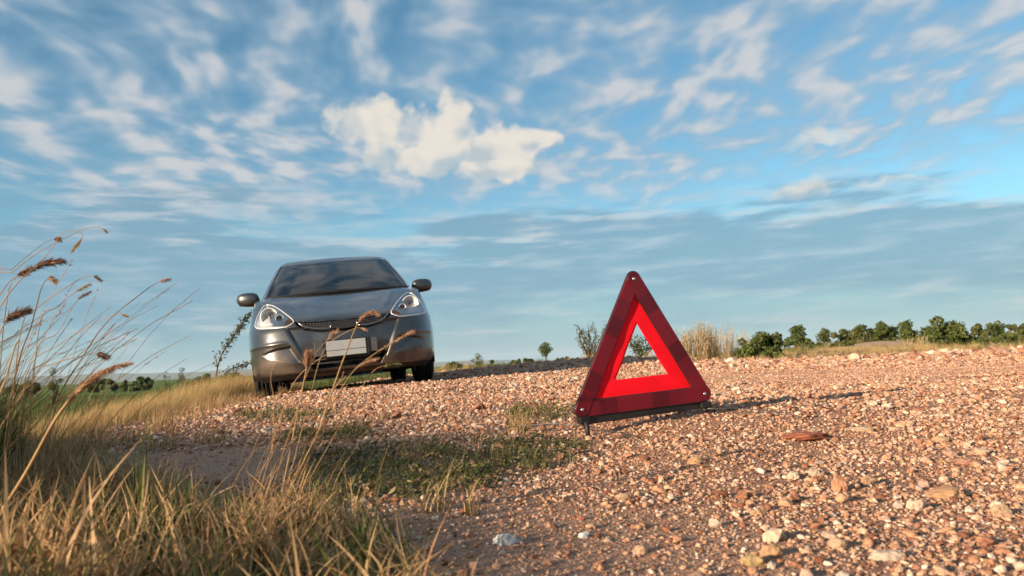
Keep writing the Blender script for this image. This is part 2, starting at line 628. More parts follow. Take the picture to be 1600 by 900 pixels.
def hull(keys, zs, nseg):
    """stack of half plan curves: keys = [(z, [(x, y), ...])]; returns X, Y arrays (rows, cols)"""
    zk = [k[0] for k in keys]
    C = np.array([k[1] for k in keys])                   # (keys, ctrl, 2)
    nc = C.shape[1]
    cx = np.stack([pchip(zk, C[:, j, 0], zs) for j in range(nc)], 1)
    cy = np.stack([pchip(zk, C[:, j, 1], zs) for j in range(nc)], 1)
    Xo, Yo = [], []
    # mirror the first control point so the curve crosses the centre line square
    ex = np.concatenate([-cx[:, 1:2], cx, -cx[:, -2:-1]], 1)
    ey = np.concatenate([cy[:, 1:2], cy, cy[:, -2:-1]], 1)
    for j in range(nc - 1):
        for k in range(nseg[j]):
            u = k / nseg[j]
            p = [(ex[:, j + q], ey[:, j + q]) for q in range(4)]
            # centripetal spacing, per row
            t = [np.zeros(len(zs))]
            for q in range(3):
                t.append(t[-1] + np.maximum(np.hypot(p[q + 1][0] - p[q][0], p[q + 1][1] - p[q][1]), 1e-5) ** .5)
            tt = t[1] + (t[2] - t[1]) * u
            o = []
            for c in (0, 1):
                a1 = (t[1] - tt) / (t[1] - t[0]) * p[0][c] + (tt - t[0]) / (t[1] - t[0]) * p[1][c]
                a2 = (t[2] - tt) / (t[2] - t[1]) * p[1][c] + (tt - t[1]) / (t[2] - t[1]) * p[2][c]
                a3 = (t[3] - tt) / (t[3] - t[2]) * p[2][c] + (tt - t[2]) / (t[3] - t[2]) * p[3][c]
                b1 = (t[2] - tt) / (t[2] - t[0]) * a1 + (tt - t[0]) / (t[2] - t[0]) * a2
                b2 = (t[3] - tt) / (t[3] - t[1]) * a2 + (tt - t[1]) / (t[3] - t[1]) * a3
                o.append((t[2] - tt) / (t[2] - t[1]) * b1 + (tt - t[1]) / (t[2] - t[1]) * b2)
            Xo.append(o[0])
            Yo.append(o[1])
    Xo.append(cx[:, -1])
    Yo.append(cy[:, -1])
    return np.stack(Xo, 1), np.stack(Yo, 1)


def mirror_grid(X, Y, Z):
    """half grid (centre ... centre) to a closed ring"""
    return (np.concatenate([X, -X[:, -2:0:-1]], 1), np.concatenate([Y, Y[:, -2:0:-1]], 1), np.concatenate([Z, Z[:, -2:0:-1]], 1))


def sdf_poly(px, pz, poly):
    """signed distance to a polygon, positive inside"""
    P = np.asarray(poly, float)
    d = np.full(np.shape(px), 1e9)
    ins = np.zeros(np.shape(px), bool)
    for i in range(len(P)):
        a, b = P[i], P[(i + 1) % len(P)]
        e = b - a
        t = np.clip(((px - a[0]) * e[0] + (pz - a[1]) * e[1]) / (e @ e), 0, 1)
        d = np.minimum(d, np.hypot(px - a[0] - t * e[0], pz - a[1] - t * e[1]))
        c = ((a[1] > pz) != (b[1] > pz))
        xi = a[0] + (pz - a[1]) / (b[1] - a[1] if b[1] != a[1] else 1e-9) * e[0]
        ins ^= c & (px < xi)
    return np.where(ins, d, -d)


def dist_line(px, pz, line):
    P = np.asarray(line, float)
    d = np.full(np.shape(px), 1e9)
    for a, b in zip(P[:-1], P[1:]):
        e = b - a
        t = np.clip(((px - a[0]) * e[0] + (pz - a[1]) * e[1]) / (e @ e), 0, 1)
        d = np.minimum(d, np.hypot(px - a[0] - t * e[0], pz - a[1] - t * e[1]))
    return d


def pick_faces(V, quads, sel):
    q = quads[sel]
    used, inv = np.unique(q, return_inverse=True)
    return V[used], inv.reshape(q.shape)


def lathe(profile, n, axis='x'):
    """profile [(radius, offset)] turned about the x axis"""
    V, Fc = [], []
    k = len(profile)
    for i in range(n):
        a = 2 * math.pi * i / n
        for (r, o) in profile:
            V.append((o, r * math.cos(a), r * math.sin(a)))
    for i in range(n):
        for j in range(k - 1):
            i2 = (i + 1) % n
            Fc.append((i * k + j, i2 * k + j, i2 * k + j + 1, i * k + j + 1))
    return V, Fc


def car_paint():
    m, N, bs = new_mat('grey_metallic_paint')
    co = N.node('ShaderNodeTexCoord').outputs['Object']
    dust = N.noise(co, 5, 5, .6)
    _, _, z = N.sep(co)
    low = N.m('MULTIPLY', N.ss(z, .5, .15), N.ss(dust, .35, .65))          # road dust low on the panels
    fl = N.noise(co, 900, 1, .5)
    c = N.mix(fl, (.058, .060, .064), (.080, .082, .086))
    c = N.mix(N.m('MULTIPLY', low, .45), c, (.30, .20, .13))
    N.put(bs.inputs['Base Color'], c)
    N.put(bs.inputs['Metallic'], N.m('SUBTRACT', .80, N.m('MULTIPLY', low, .5)))
    N.put(bs.inputs['Roughness'], N.m('ADD', .29, N.m('MULTIPLY', dust, .12)))
    bs.inputs['Coat Weight'].default_value = 0.85
    N.put(bs.inputs['Coat Roughness'], N.m('ADD', .02, N.m('MULTIPLY', N.ss(dust, .4, .75), .10)))
    return m


def glass_mat(name, tint, mixf=.0):
    m, N, bs = new_mat(name)
    bs.inputs['Base Color'].default_value = (*tint, 1)
    bs.inputs['Roughness'].default_value = 0.02
    bs.inputs['Transmission Weight'].default_value = 1.0
    bs.inputs['IOR'].default_value = 1.5
    return m


def thin_glass(name, tint, rough=0.02, refl=(1, 1, 1), ior=1.5):
    """a thin sheet: straight see-through tint plus mirror reflection by Fresnel"""
    m, N, bs = new_mat(name)
    N.n.remove(bs)
    tr = N.node('ShaderNodeBsdfTransparent')
    tr.inputs[0].default_value = (*tint, 1)
    gl = N.node('ShaderNodeBsdfGlossy')
    gl.inputs['Color'].default_value = (*refl, 1)
    gl.inputs['Roughness'].default_value = rough
    fr = N.node('ShaderNodeFresnel')
    fr.inputs[0].default_value = ior
    mx = N.node('ShaderNodeMixShader')
    N.l.new(fr.outputs[0], mx.inputs[0])
    N.l.new(tr.outputs[0], mx.inputs[1])
    N.l.new(gl.outputs[0], mx.inputs[2])
    N.l.new(mx.outputs[0], N.n['Material Output'].inputs[0])
    return m


def build_car():
    paint = car_paint()
    black = simple('black_plastic', (.014, .014, .015), .45, spec=.4, var=.25, scale=40)
    dark = simple('dark_underbody', (.01, .01, .01), .9)
    satin = simple('grey_plastic', (.06, .06, .065), .45, var=.2)
    chrome = simple('chrome', (.45, .44, .42), .22, 1.0)
    reflector = simple('lamp_reflector', (.93, .93, .93), .36, .35, var=.15, scale=90)
    lens_m = thin_glass('clear_lens', (.93, .94, .95), .02, ior=1.45)
    amber = simple('amber_lens', (.75, .22, .06), .15, coat=.6)
    wind_m = thin_glass('windscreen_glass', (.10, .115, .12), .02, ior=1.62)
    rubber = simple('tyre_rubber', (.018, .017, .016), .85, spec=.25, var=.35, scale=30)
    alloy = simple('alloy', (.42, .42, .43), .32, 1.0)
    white = simple('plate_white', (.29, .31, .325), .4, var=.06)
    seatm = simple('seat_cloth', (.03, .03, .032), .9)
    redl = simple('red_lens', (.35, .01, .01), .15, coat=.8)

    fl, fr_ = at(420, 624.5, 7.0), at(667, 596, 7.0)
    rl, rr_ = at(444, 619.5, 9.5), at(626, 596.5, 9.5)
    mid = lambda a, b: (np.array(a) + np.array(b)) / 2
    fm, rm_ = mid(fl, fr_), mid(rl, rr_)
    fy = Vector(rm_ - fm).normalized()
    fx = Vector(fr_ - fl).normalized()
    fx = (fx - fy * fx.dot(fy)).normalized()
    fz = fx.cross(fy)
    root = empty('parked_car')
    mt = Matrix((fx, fy, fz)).transposed().to_4x4()
    # the empty stands at the car's base, under the middle of the front axle
    mt.translation = Vector(fm) + fz * 0.004
    root.matrix_world = mt @ Matrix.Diagonal((.975, 1, 1, 1))
    tag(root, 'grey metallic compact hatchback parked on the gravel verge, facing the camera', 'car')
    OY = -0.78                                   # car y of the nose relative to the front axle

    # ---- lower body
    S = [(.8475, .95), (.8475, 1.7), (.8475, 2.9), (.835, 3.45), (.76, 3.78), (0, 3.90)]

    def side(x0, dx, r=0.0):
        return [(x - dx, y - r) if x > 0 else (0, y - r) for x, y in S]
    K = [
        (.150, [(0, .16), (.25, .17), (.45, .20), (.60, .26), (.70, .37), (.755, .50)] + side(0, .07, .05)),
        (.185, [(0, .075), (.25, .085), (.45, .115), (.63, .19), (.735, .31), (.79, .48)] + side(0, .04, .02)),
        (.230, [(0, .03), (.25, .04), (.45, .07), (.645, .145), (.765, .275), (.822, .46)] + side(0, .018)),
        (.300, [(0, .01), (.25, .02), (.45, .05), (.65, .125), (.775, .265), (.832, .46)] + side(0, .006)),
        (.450, [(0, .0), (.25, .01), (.45, .04), (.65, .115), (.778, .26), (.836, .46)] + side(0, .0)),
        (.550, [(0, .02), (.25, .03), (.45, .058), (.65, .135), (.775, .275), (.836, .475)] + side(0, .0)),
        (.620, [(0, .05), (.25, .06), (.45, .09), (.64, .17), (.765, .31), (.832, .505)] + side(0, .0)),
        (.660, [(0, .10), (.25, .108), (.45, .14), (.625, .22), (.752, .355), (.826, .54)] + side(0, .0)),
        (.750, [(0, .30), (.25, .305), (.45, .325), (.60, .375), (.725, .475), (.812, .62)] + side(0, .003)),
        (.850, [(0, .53), (.25, .535), (.45, .55), (.60, .58), (.70, .635), (.795, .74)] + side(0, .014)),
        (.950, [(0, .79), (.25, .793), (.45, .80), (.60, .815), (.70, .84), (.772, .90)] + side(0, .036)),
        (1.005, [(0, .95), (.25, .955), (.45, .965), (.60, .985), (.69, 1.02), (.752, 1.08)] + side(0, .055, .02)),
    ]
    K = [(z, [(x, max(y, pts[5][1] + .06) if 6 <= i <= 6 else y) for i, (x, y) in enumerate(pts)]) for z, pts in K]
    zl = lambda z: z if z < .62 else .62 + (z - .62) * .90
    K = [(zl(z), p) for z, p in K]
    zs = np.unique(np.r_[np.arange(.150, .66, .0055), np.arange(.66, .9665, .0037), .9665])
    X, Y = hull(K, zs, [36, 28, 28, 28, 26, 30, 60, 60, 36, 16, 22])
    Z = np.repeat(zs[:, None], X.shape[1], 1)
    X, Y, Z = mirror_grid(X, Y, Z)
    Y0 = Y.copy()
    front = Y < .80
    ax = np.abs(X)
    # sculpted features, all given in front view (|x|, z)
    V_IN = [(.0, .60), (.50, .595), (.345, .265), (.0, .265)]
    groove = [(.505, .60), (.46, .50), (.37, .33), (.335, .265)]
    GRILLE = [(-.0, .612), (.25, .621), (.425, .640), (.405, .600), (.345, .556), (.20, .522), (0, .510)]
    INTAKE = [(0, .338), (.332, .338), (.340, .30), (.295, .212), (0, .212)]
    SCOOP = [(.375, .270), (.465, .435), (.60, .425), (.745, .385), (.66, .335)]
    LAMP = [(.775, .660), (.770, .715), (.748, .785), (.715, .848), (.685, .870), (.65, .864), (.600, .835), (.52, .757), (.430, .652), (.455, .615), (.53, .598), (.70, .612), (.757, .632)]
    HOOD_EDGE = [(0, .612), (.25, .621), (.40, .636), (.430, .652), (.52, .757), (.60, .835), (.65, .868), (.70, .918), (.735, .9665)]
    HOOD = HOOD_EDGE + [(.735, 1.2), (0, 1.2)]
    mir = lambda poly: [(-a, b) for a, b in poly]
    f = front.astype(float)
    dgr = dist_line(ax, Z, groove)
    Y += f * .004 * np.exp(-(dgr / .008) ** 2)                                     # crease beside the cheek
    inV = sdf_poly(ax + 1e-6, Z, [(-.05, .60)] + V_IN[1:3] + [(-.05, .265)])
    Y += f * .026 * sstep(inV, -.002, .018) * sstep(Z, .605, .555) * sstep(ax, .08, .30)                    # the middle sits back
    sc = sdf_poly(ax, Z, SCOOP)
    tri = np.clip((Z - (.262 + .33 * (ax - .36))) / .16, 0, 1)
    Y += f * sstep(sc, 0, .020) * (.006 + .045 * tri)                              # lamp scoops, deepest under their brow
    cre = np.exp(-((Z - (.470 - .02 * ax)) / .016) ** 2) * sstep(ax, .46, .56)
    Y -= f * .008 * cre
    lip = np.exp(-((Z - .205) / .012) ** 2)
    Y -= f * .008 * lip
    slot = np.exp(-((Z - .187) / .005) ** 2)
    Y += f * .012 * slot
    gr = sdf_poly(ax + 1e-6, Z, [(-.05, .612)] + GRILLE[1:-1] + [(-.05, .510)])
    it = sdf_poly(ax + 1e-6, Z, [(-.05, .338)] + INTAKE[1:-1] + [(-.05, .212)])
    lp = sdf_poly(ax, Z, LAMP)
    Y += f * .05 * sstep(gr, 0, .012)
    Y += f * .13 * sstep(it, 0, .012)
    dh = dist_line(ax, Z, HOOD_EDGE)
    Y += f * .016 * np.exp(-(dh / .0055) ** 2) * (ax > .40)
    # raised hood folds that run from the lamp corners to the windscreen
    fold = np.exp(-((ax - (.30 + .28 * (Z - .62) / .38)) / .035) ** 2) * sstep(Z, .64, .75)
    Y -= f * .008 * fold
    # wheel arches: slight flare
    for wy in (.78, 3.28):
        rr2 = np.hypot(Y0 - wy, Z - .295)
        X += np.sign(X) * .005 * np.exp(-((rr2 - .345) / .03) ** 2) * (ax > .6)
    # the waistline climbs to the back
    Z = Z + .07 * np.clip((Y0 - 1.0) / 2.7, 0, 1) * ((Z - .15) / .855) ** 2
    V = np.stack([X, Y + OY, Z], -1).reshape(-1, 3)
    nrow, ncol = X.shape
    i, j = np.meshgrid(np.arange(nrow - 1), np.arange(ncol), indexing='ij')
    j2 = (j + 1) % ncol
    quads = np.stack([i * ncol + j, i * ncol + j2, (i + 1) * ncol + j2, (i + 1) * ncol + j], -1).reshape(-1, 4)

    def fc(A):
        return A.reshape(-1)[quads].mean(1)
    fX, fZ, fY = fc(X), fc(Z), fc(Y0)
    fx_, fa = fX, np.abs(fX)
    fgr, fit, flp = fc(gr), fc(it), fc(lp)
    ffr = fY < .80
    arch = np.zeros(len(quads), bool)
    for wy in (.78, 3.28):
        arch |= (np.hypot(fY - wy, fZ - .295) < .335) & (fa > .60)
    hood_in = sdf_poly(fa + 1e-6, fZ, [(-.05, .612)] + HOOD_EDGE[1:] + [(.735, 1.2), (-.05, 1.2)]) > 0
    lab = np.full(len(quads), 'body_panel', dtype='<U20')
    lab[ffr & (fZ < .66) & (fY < .58)] = 'front_bumper'
    lab[(fY > 3.55) & (fZ < .62)] = 'rear_bumper'
    lab[(fY < 1.2) & hood_in & (fZ > .60) & (fY < 1.05)] = 'hood'
    lab[(fY > 1.05) & (fY < 2.05) & (fa > .7) & (fZ > .26)] = 'front_door'
    lab[(fY >= 2.05) & (fY < 2.95) & (fa > .7) & (fZ > .26)] = 'rear_door'
    lab[(fY > 3.6) & (fZ >= .62) & (fa < .62)] = 'tailgate'
    lab[(fY > 3.45) & (fZ >= .66) & (fa >= .62)] = 'tail_lamp'
    lab[ffr & (fgr > .001)] = 'grille'
    lab[ffr & (fit > .001)] = 'lower_intake'
    lab[ffr & (flp > .001)] = 'headlight'
    lab[ffr & (fZ < .192) & (fY < .60)] = 'lower_valance'
    lab[arch] = ''
    mats = dict(body_panel=paint, front_bumper=paint, rear_bumper=paint, hood=paint, front_door=paint, rear_door=paint, tailgate=paint,
                tail_lamp=redl, lower_valance=black, grille=black, lower_intake=black)
    parts = {}
    for nm in ('body_panel', 'front_bumper', 'rear_bumper', 'hood', 'tailgate', 'grille', 'lower_intake', 'lower_valance'):
        vv, qq = pick_faces(V, quads, lab == nm)
        parts[nm] = put(nm, mesh_from(nm, vv, qq, True), mats[nm], root)
    for nm in ('front_door', 'rear_door', 'tail_lamp'):
        for s in (-1, 1):
            vv, qq = pick_faces(V, quads, (lab == nm) & (fX * s > 0))
            p = put(nm.replace('front_', '').replace('rear_', ''), mesh_from(nm, vv, qq, True), mats[nm], root)
            if nm.endswith('door'):
                b = bmesh.new()
                yy = 1.85 if nm == 'front_door' else 2.78
                bm_box(b, (s * .862, yy + OY, .86), (.022, .17, .03), bevel=.008)
                from_bm('handle', b, paint, p, True)
    def yat(x, z):
        rw = np.clip((np.searchsorted(zs, z) - 1), 0, len(zs) - 2)
        t = (z - zs[rw]) / (zs[rw + 1] - zs[rw])
        o = []
        for q in (rw, rw + 1):
            n_h = 36 + 28 * 3 + 26 + 20
            o.append(np.interp(abs(x), X[q, :n_h], Y0[q, :n_h]))
        return float(o[0] * (1 - t) + o[1] * t)

    # ---- headlights: clear lens on the hull, bowl-shaped reflector behind it
    Yl = Y0.copy()
    Vl = np.stack([X, Yl + OY - .003, Z], -1).reshape(-1, 3)
    depth = sstep(lp, 0, .03) * .050 + .008
    Vr = np.stack([X * (1 - .02 * sstep(lp, 0, .03)), Y0 + OY + depth, Z], -1).reshape(-1, 3)
    for s in (-1, 1):
        sel = (lab == 'headlight') & (fX * s > 0)
        vv, qq = pick_faces(Vr, quads, sel)
        h = put('headlight', mesh_from('headlight', vv, qq, True), reflector, root)
        if s < 0:
            h['label'] = 'sunlit headlight'
        # inner surround: body-coloured brow and wall seen through the lens
        vv, qq = pick_faces(Vl, quads, sel)
        put('lens', mesh_from('lens', vv, qq, True), lens_m, h)
        for (cx, cz, cy, r_, mm) in ((.648, .735, .46, .076, reflector), (.550, .690, .285, .034, reflector)):
            b = MB()
            prof = [(r_, 0), (r_ * 1.06, -.006), (r_ * 1.0, -.010), (r_ * .9, .008), (r_ * .7, .028), (r_ * .4, .042), (r_ * .2, .046)]
            Vb, Fb = lathe([(q, -o) for q, o in prof], 28)
            Vb = [(v[1] + s * cx, -v[0] + cy + OY - .02, v[2] + cz) for v in Vb]
            b.add(Vb, Fb)
            b.build('lamp_bowl', mm, h, True)
            b2 = bmesh.new()
            bmesh.ops.create_uvsphere(b2, u_segments=12, v_segments=8, radius=r_ * .26)
            bmesh.ops.translate(b2, vec=(s * cx, cy + OY - .005, cz), verts=b2.verts[:])
            from_bm('bulb', b2, chrome, h, True)
        ring = catmull(LAMP + LAMP[:1], 70)
        gb = MB()
        gb.tube([(s * x, yat(x, z) + OY - .001, z) for x, z in ring], .0042, 5, False)
        gb.build('lamp_seal', reflector, h, True)
        selA = sel & (fc(sdf_poly(ax, Z, [(.42, .652), (.455, .610), (.52, .595), (.505, .64), (.468, .69)])) > 0)
        Va = np.stack([X, Y0 + OY + .012, Z], -1).reshape(-1, 3)
        vv, qq = pick_faces(Va, quads, selA)
        put('turn_signal', mesh_from('turn_signal', vv, qq, True), amber, h)

    # ---- grille: egg-crate bars either side of a painted middle
    for s in (-1, 1):
        b = MB()
        for k in range(4):
            z0 = .556 + k * .019
            xs = np.linspace(.115, .36 + .008 * k, 14)
            pts = [(s * x, yat(x, z0 + .03 * (x / .4) ** 2) + .012 + OY, z0 + .022 * (x / .4) ** 2) for x in xs]
            b.tube(pts, .0035, 4)
        for k in range(10):
            x = .125 + k * .026
            b.tube([(s * x, yat(x, .56) + .014 + OY, .550 + .03 * (x / .4) ** 2), (s * (x + .006), yat(x, .60) + .020 + OY, .618 + .016 * (x / .4) ** 2)], .0028, 4)
        b.build('grille_mesh', satin, parts['grille'])
        b = MB()
        rim = [(.125, .552), (.20, .549), (.32, .577), (.378, .614), (.395, .642)]
        b.tube([(s * x, yat(x, z) - .001 + OY, z) for x, z in catmull(rim, 18)], .0048, 6)
        b.tube([(s * x, yat(x, z) + .004 + OY, z) for x, z in [(.120, .612), (.108, .580), (.125, .552)]], .0045, 6)
        b.build('grille_trim', chrome, parts['grille'], True)
    b = bmesh.new()
    vs = [(-.125, .610), (.125, .610), (.105, .575), (.115, .546), (0, .536), (-.115, .546), (-.105, .575)]
    fr2 = [b.verts.new((x, yat(abs(x), z) + .006 + OY, z)) for x, z in vs]
    bk = [b.verts.new((x, yat(abs(x), z) + .045 + OY, z)) for x, z in vs]
    b.faces.new(fr2)
    for k in range(len(vs)):
        b.faces.new((fr2[k], bk[k], bk[(k + 1) % len(vs)], fr2[(k + 1) % len(vs)]))
    bmesh.ops.recalc_face_normals(b, faces=b.faces[:])
    from_bm('grille_centre', b, black, parts['grille'])
    # lower intake rim and bars
    b = MB()
    ring = [(-x, z) for x, z in INTAKE[1:-1]][::-1] + INTAKE[1:-1]
    ring = [INTAKE[-2], (0, .212)] + [(-x, z) for x, z in INTAKE[1:-1]][::-1] + [(0, .338)] + INTAKE[1:-1]
    b.tube([(x, yat(abs(x), z) + OY + .030 * float(sstep(np.array(abs(x)), .08, .3)), z) for x, z in ring], .006, 5, False)
    b.build('intake_rim', black, parts['lower_intake'], True)
    for z0 in (.258, .290):
        b = MB()
        b.tube([(x, yat(abs(x), z0) + .055 + OY, z0) for x in np.linspace(-.29, .29, 15)], .006, 5)
        b.build('intake_bar', satin, parts['lower_intake'])
    # ---- number plate on its carrier
    b = bmesh.new()
    bm_box(b, (0, .012 + OY, .375), (.545, .030, .120), bevel=.006)
    car_pl = from_bm('plate_carrier', b, satin, root)
    b = bmesh.new()
    bm_box(b, (0, -.006 + OY, .371), (.40, .012, .150), bevel=.004)
    from_bm('plate_frame', b, black, car_pl)
    b = bmesh.new()
    bm_box(b, (0, -.0155 + OY, .395), (.338, .006, .080), bevel=.002)
    pl = from_bm('number_plate', b, white, root)
    pl['label'] = 'blank pale number plate'
    b = bmesh.new()
    bm_box(b, (0, -.0155 + OY, .328), (.338, .006, .046), bevel=.002)
    from_bm('lower_panel', b, white, pl)
    # ---- greenhouse
    KG = [
        (.962, [(0, .905), (.30, .93), (.55, .985), (.712, 1.065), (.758, 1.18), (.785, 1.5), (.79, 2.3), (.765, 3.2), (.66, 3.66), (0, 3.80)]),
        (1.080, [(0, 1.095), (.29, 1.12), (.525, 1.175), (.680, 1.26), (.725, 1.37), (.748, 1.6), (.752, 2.35), (.73, 3.15), (.63, 3.58), (0, 3.71)]),
        (1.190, [(0, 1.295), (.28, 1.32), (.498, 1.37), (.645, 1.45), (.688, 1.56), (.710, 1.75), (.715, 2.4), (.69, 3.10), (.59, 3.50), (0, 3.62)]),
        (1.300, [(0, 1.505), (.26, 1.53), (.470, 1.575), (.608, 1.655), (.650, 1.76), (.670, 1.9), (.675, 2.45), (.650, 3.05), (.55, 3.42), (0, 3.54)]),
        (1.405, [(0, 1.715), (.25, 1.735), (.442, 1.775), (.570, 1.845), (.608, 1.935), (.626, 2.05), (.630, 2.5), (.61, 3.0), (.51, 3.33), (0, 3.45)]),
        (1.450, [(0, 1.84), (.24, 1.86), (.42, 1.90), (.540, 1.96), (.575, 2.03), (.592, 2.13), (.596, 2.5), (.575, 2.97), (.48, 3.24), (0, 3.35)]),
        (1.485, [(0, 2.00), (.22, 2.015), (.38, 2.04), (.49, 2.09), (.522, 2.14), (.538, 2.22), (.542, 2.5), (.52, 2.85), (.42, 3.08), (0, 3.16)]),
        (1.508, [(0, 2.22), (.16, 2.23), (.28, 2.25), (.36, 2.28), (.385, 2.32), (.395, 2.37), (.398, 2.5), (.38, 2.68), (.30, 2.82), (0, 2.86)]),
        (1.515, [(0, 2.49), (.006, 2.492), (.011, 2.494), (.014, 2.496), (.015, 2.498), (.0155, 2.499), (.016, 2.5), (.0155, 2.51), (.012, 2.52), (0, 2.525)]),
    ]
    zg = np.r_[np.linspace(.962, 1.405, 48), np.linspace(1.405, 1.515, 34)[1:]]
    Xg, Yg = hull(KG, zg, [16, 16, 14, 8, 8, 26, 26, 18, 18])
    cols = np.repeat(np.cumsum(np.r_[0, np.ones(Xg.shape[1] - 1)])[None], len(zg), 0)
    Zg = np.repeat(zg[:, None], Xg.shape[1], 1)
    Zg = Zg + .07 * np.clip((Yg - 1.0) / 2.7, 0, 1) * np.clip(1 - (Zg - 1.0) / .4, 0, 1) ** 1.0
    colsM = np.concatenate([cols, cols[:, -2:0:-1]], 1)
    Xg, Yg, Zg = mirror_grid(Xg, Yg, Zg)
    rows = np.repeat(zg[:, None], Xg.shape[1], 1)
    Vg = np.stack([Xg, Yg + OY, Zg], -1).reshape(-1, 3)
    nrow, ncol = Xg.shape
    i, j = np.meshgrid(np.arange(nrow - 1), np.arange(ncol), indexing='ij')
    j2 = (j + 1) % ncol
    qg = np.stack([i * ncol + j, i * ncol + j2, (i + 1) * ncol + j2, (i + 1) * ncol + j], -1).reshape(-1, 4)
    g = lambda A: A.reshape(-1)[qg].mean(1)
    gx, gy, gz, gc = g(Xg), g(Yg), g(rows), np.minimum(colsM.reshape(-1)[qg].min(1), 999)
    lab = np.full(len(qg), 'roof', dtype='<U20')
    inz = (gz > .966) & (gz < 1.398)
    lab[inz & (gc < 45) & (gy < 2.1)] = 'windscreen'
    sidew = (gz > 1.02) & (gz < 1.35) & (gc >= 60)
    lab[sidew & (gy > 1.3 + (gz - 1) * 1.55) & (gy < 2.03) & (np.abs(gx) > .5)] = 'front_side_window'
    lab[sidew & (gy > 2.12) & (gy < 2.92) & (np.abs(gx) > .5)] = 'rear_side_window'
    lab[(gz > 1.05) & (gz < 1.34) & (gy > 3.3) & (np.abs(gx) < .55)] = 'rear_window'
    for nm in ('roof', 'windscreen', 'rear_window'):
        vv, qq = pick_faces(Vg, qg, lab == nm)
        parts[nm] = put(nm, mesh_from(nm, vv, qq, True), paint if nm == 'roof' else wind_m, root)
    for nm in ('front_side_window', 'rear_side_window'):
        for s in (-1, 1):
            vv, qq = pick_faces(Vg, qg, (lab == nm) & (gx * s > 0))
            put('side_window', mesh_from(nm, vv, qq, True), wind_m, root)
    # black seal round the windscreen
    b = MB()
    edge_c = 45
    nhalf = (ncol + 2) // 2
    for s in (-1, 1):
        pts = []
        for k in range(0, 48, 3):
            pts.append((s * Xg[k, edge_c], Yg[k, edge_c] + OY - .001, Zg[k, edge_c]))
        b.tube(pts, .006, 5)
    b.tube([(s_ * Xg[0, abs(c)], Yg[0, abs(c)] + OY - .012, Zg[0, abs(c)] + .004) for c, s_ in [(c, 1 if c >= 0 else -1) for c in range(-46, 47, 2)]], .014, 5)
    b.build('windscreen_seal', black, root)
    # wipers
    for (x0, x1, dz) in ((-.45, .12, .02), (.10, .60, .018)):
        b = MB()
        pts = []
        for t in np.linspace(0, 1, 12):
            x = x0 + (x1 - x0) * t
            k = int(.6 + 1.6 * t + 1.0 * math.sin(math.pi * t))
            c = int(np.argmin(np.abs(Xg[k, :46] - abs(x))))
            pts.append((x, Yg[k, c] + OY - .012, Zg[k, c] + .002))
        b.tube(pts, [.010 - .004 * t for t in np.linspace(0, 1, 12)], 5)
        b.build('wiper', black, root)
    # ---- mirrors
    for s in (-1, 1):
        Vm, Fm = [], []
        prof = [(.0, .0), (.02, .75), (.06, 1.0), (.12, 1.02), (.18, .96), (.225, .72), (.245, .30), (.250, .0)]
        n_ = 16
        for (dx, w) in prof:
            for k in range(n_):
                a = 2 * math.pi * k / n_
                ca, sa = math.cos(a), math.sin(a)
                sx = abs(ca) ** .75 * (1 if ca > 0 else -1)
                sz = abs(sa) ** .7 * (1 if sa > 0 else -1)
                Vm.append((s * (.785 + dx * .93), 1.30 + .05 * dx / .25 + OY + sx * .065 * max(w, .02), 1.000 + .012 * dx / .25 + sz * .070 * max(w, .02)))
        for a in range(len(prof) - 1):
            for k in range(n_):
                k2 = (k + 1) % n_
                Fm.append((a * n_ + k, a * n_ + k2, (a + 1) * n_ + k2, (a + 1) * n_ + k))
        mo = MB().add(Vm, Fm).build('door_mirror', paint, root, True)
        mb = MB()
        mb.tube([(s * .74, 1.34 + OY, .945), (s * .79, 1.33 + OY, .95), (s * .86, 1.325 + OY, .955)], [.03, .024, .02], 8)
        mb.build('mirror_stalk', black, mo, True)
        b = bmesh.new()
        bm_box(b, (s * .90, 1.372 + OY, 1.004), (.19, .004, .11), bevel=.0015)
        from_bm('mirror_glass', b, chrome, mo)
    # ---- underside, wheel housings and interior
    b = bmesh.new()
    bm_box(b, (0, 1.98 + OY, .215), (1.22, 3.45, .05))
    bm_box(b, (0, .75 + OY, .45), (1.05, .8, .42))
    from_bm('floor_pan', b, dark, root)
    for wy in (.78, 3.28):
        for s in (-1, 1):
            b = MB()
            Vw, Fw = [], []
            for k in range(17):
                a = math.pi * (-.12 + 1.24 * k / 16)
                for xo in (.56, .83):
                    Vw.append((s * xo, wy + OY + .342 * math.cos(a), .295 + .342 * math.sin(a)))
            for k in range(16):
                Fw.append((2 * k, 2 * k + 1, 2 * k + 3, 2 * k + 2))
            b.add(Vw, Fw)
            nbase = len(b.v)
            b.build('wheel_housing', dark, root)
    b = bmesh.new()
    bm_box(b, (0, 1.32 + OY, .89), (1.36, .42, .12), bevel=.05)
    from_bm('dashboard', b, seatm, root, True)
    for s in (-1, 1):
        b = bmesh.new()
        bm_box(b, (s * .36, 2.15 + OY, .80), (.48, .16, .62), Matrix.Rotation(R(-14), 4, 'X'), bevel=.06)
        bm_box(b, (s * .36, 1.92 + OY, .53), (.48, .52, .16), bevel=.06)
        st = from_bm('seat', b, seatm, root, True)
        b = bmesh.new()
        bm_box(b, (s * .36, 2.26 + OY, 1.19), (.25, .09, .17), bevel=.04)
        from_bm('headrest', b, seatm, st, True)
    b = MB()
    pts = [(.36 + .185 * math.cos(a), 1.62 + OY + .10 * math.sin(a), .97 + .16 * math.sin(a)) for a in np.linspace(0, 2 * math.pi, 29)]
    b.tube(pts, .014, 6, False)
    b.tube([(.18, 1.62 + OY, .97), (.36, 1.58 + OY, .96), (.54, 1.62 + OY, .97)], .018, 6)
    b.build('steering_wheel', black, root, True)
    b = bmesh.new()
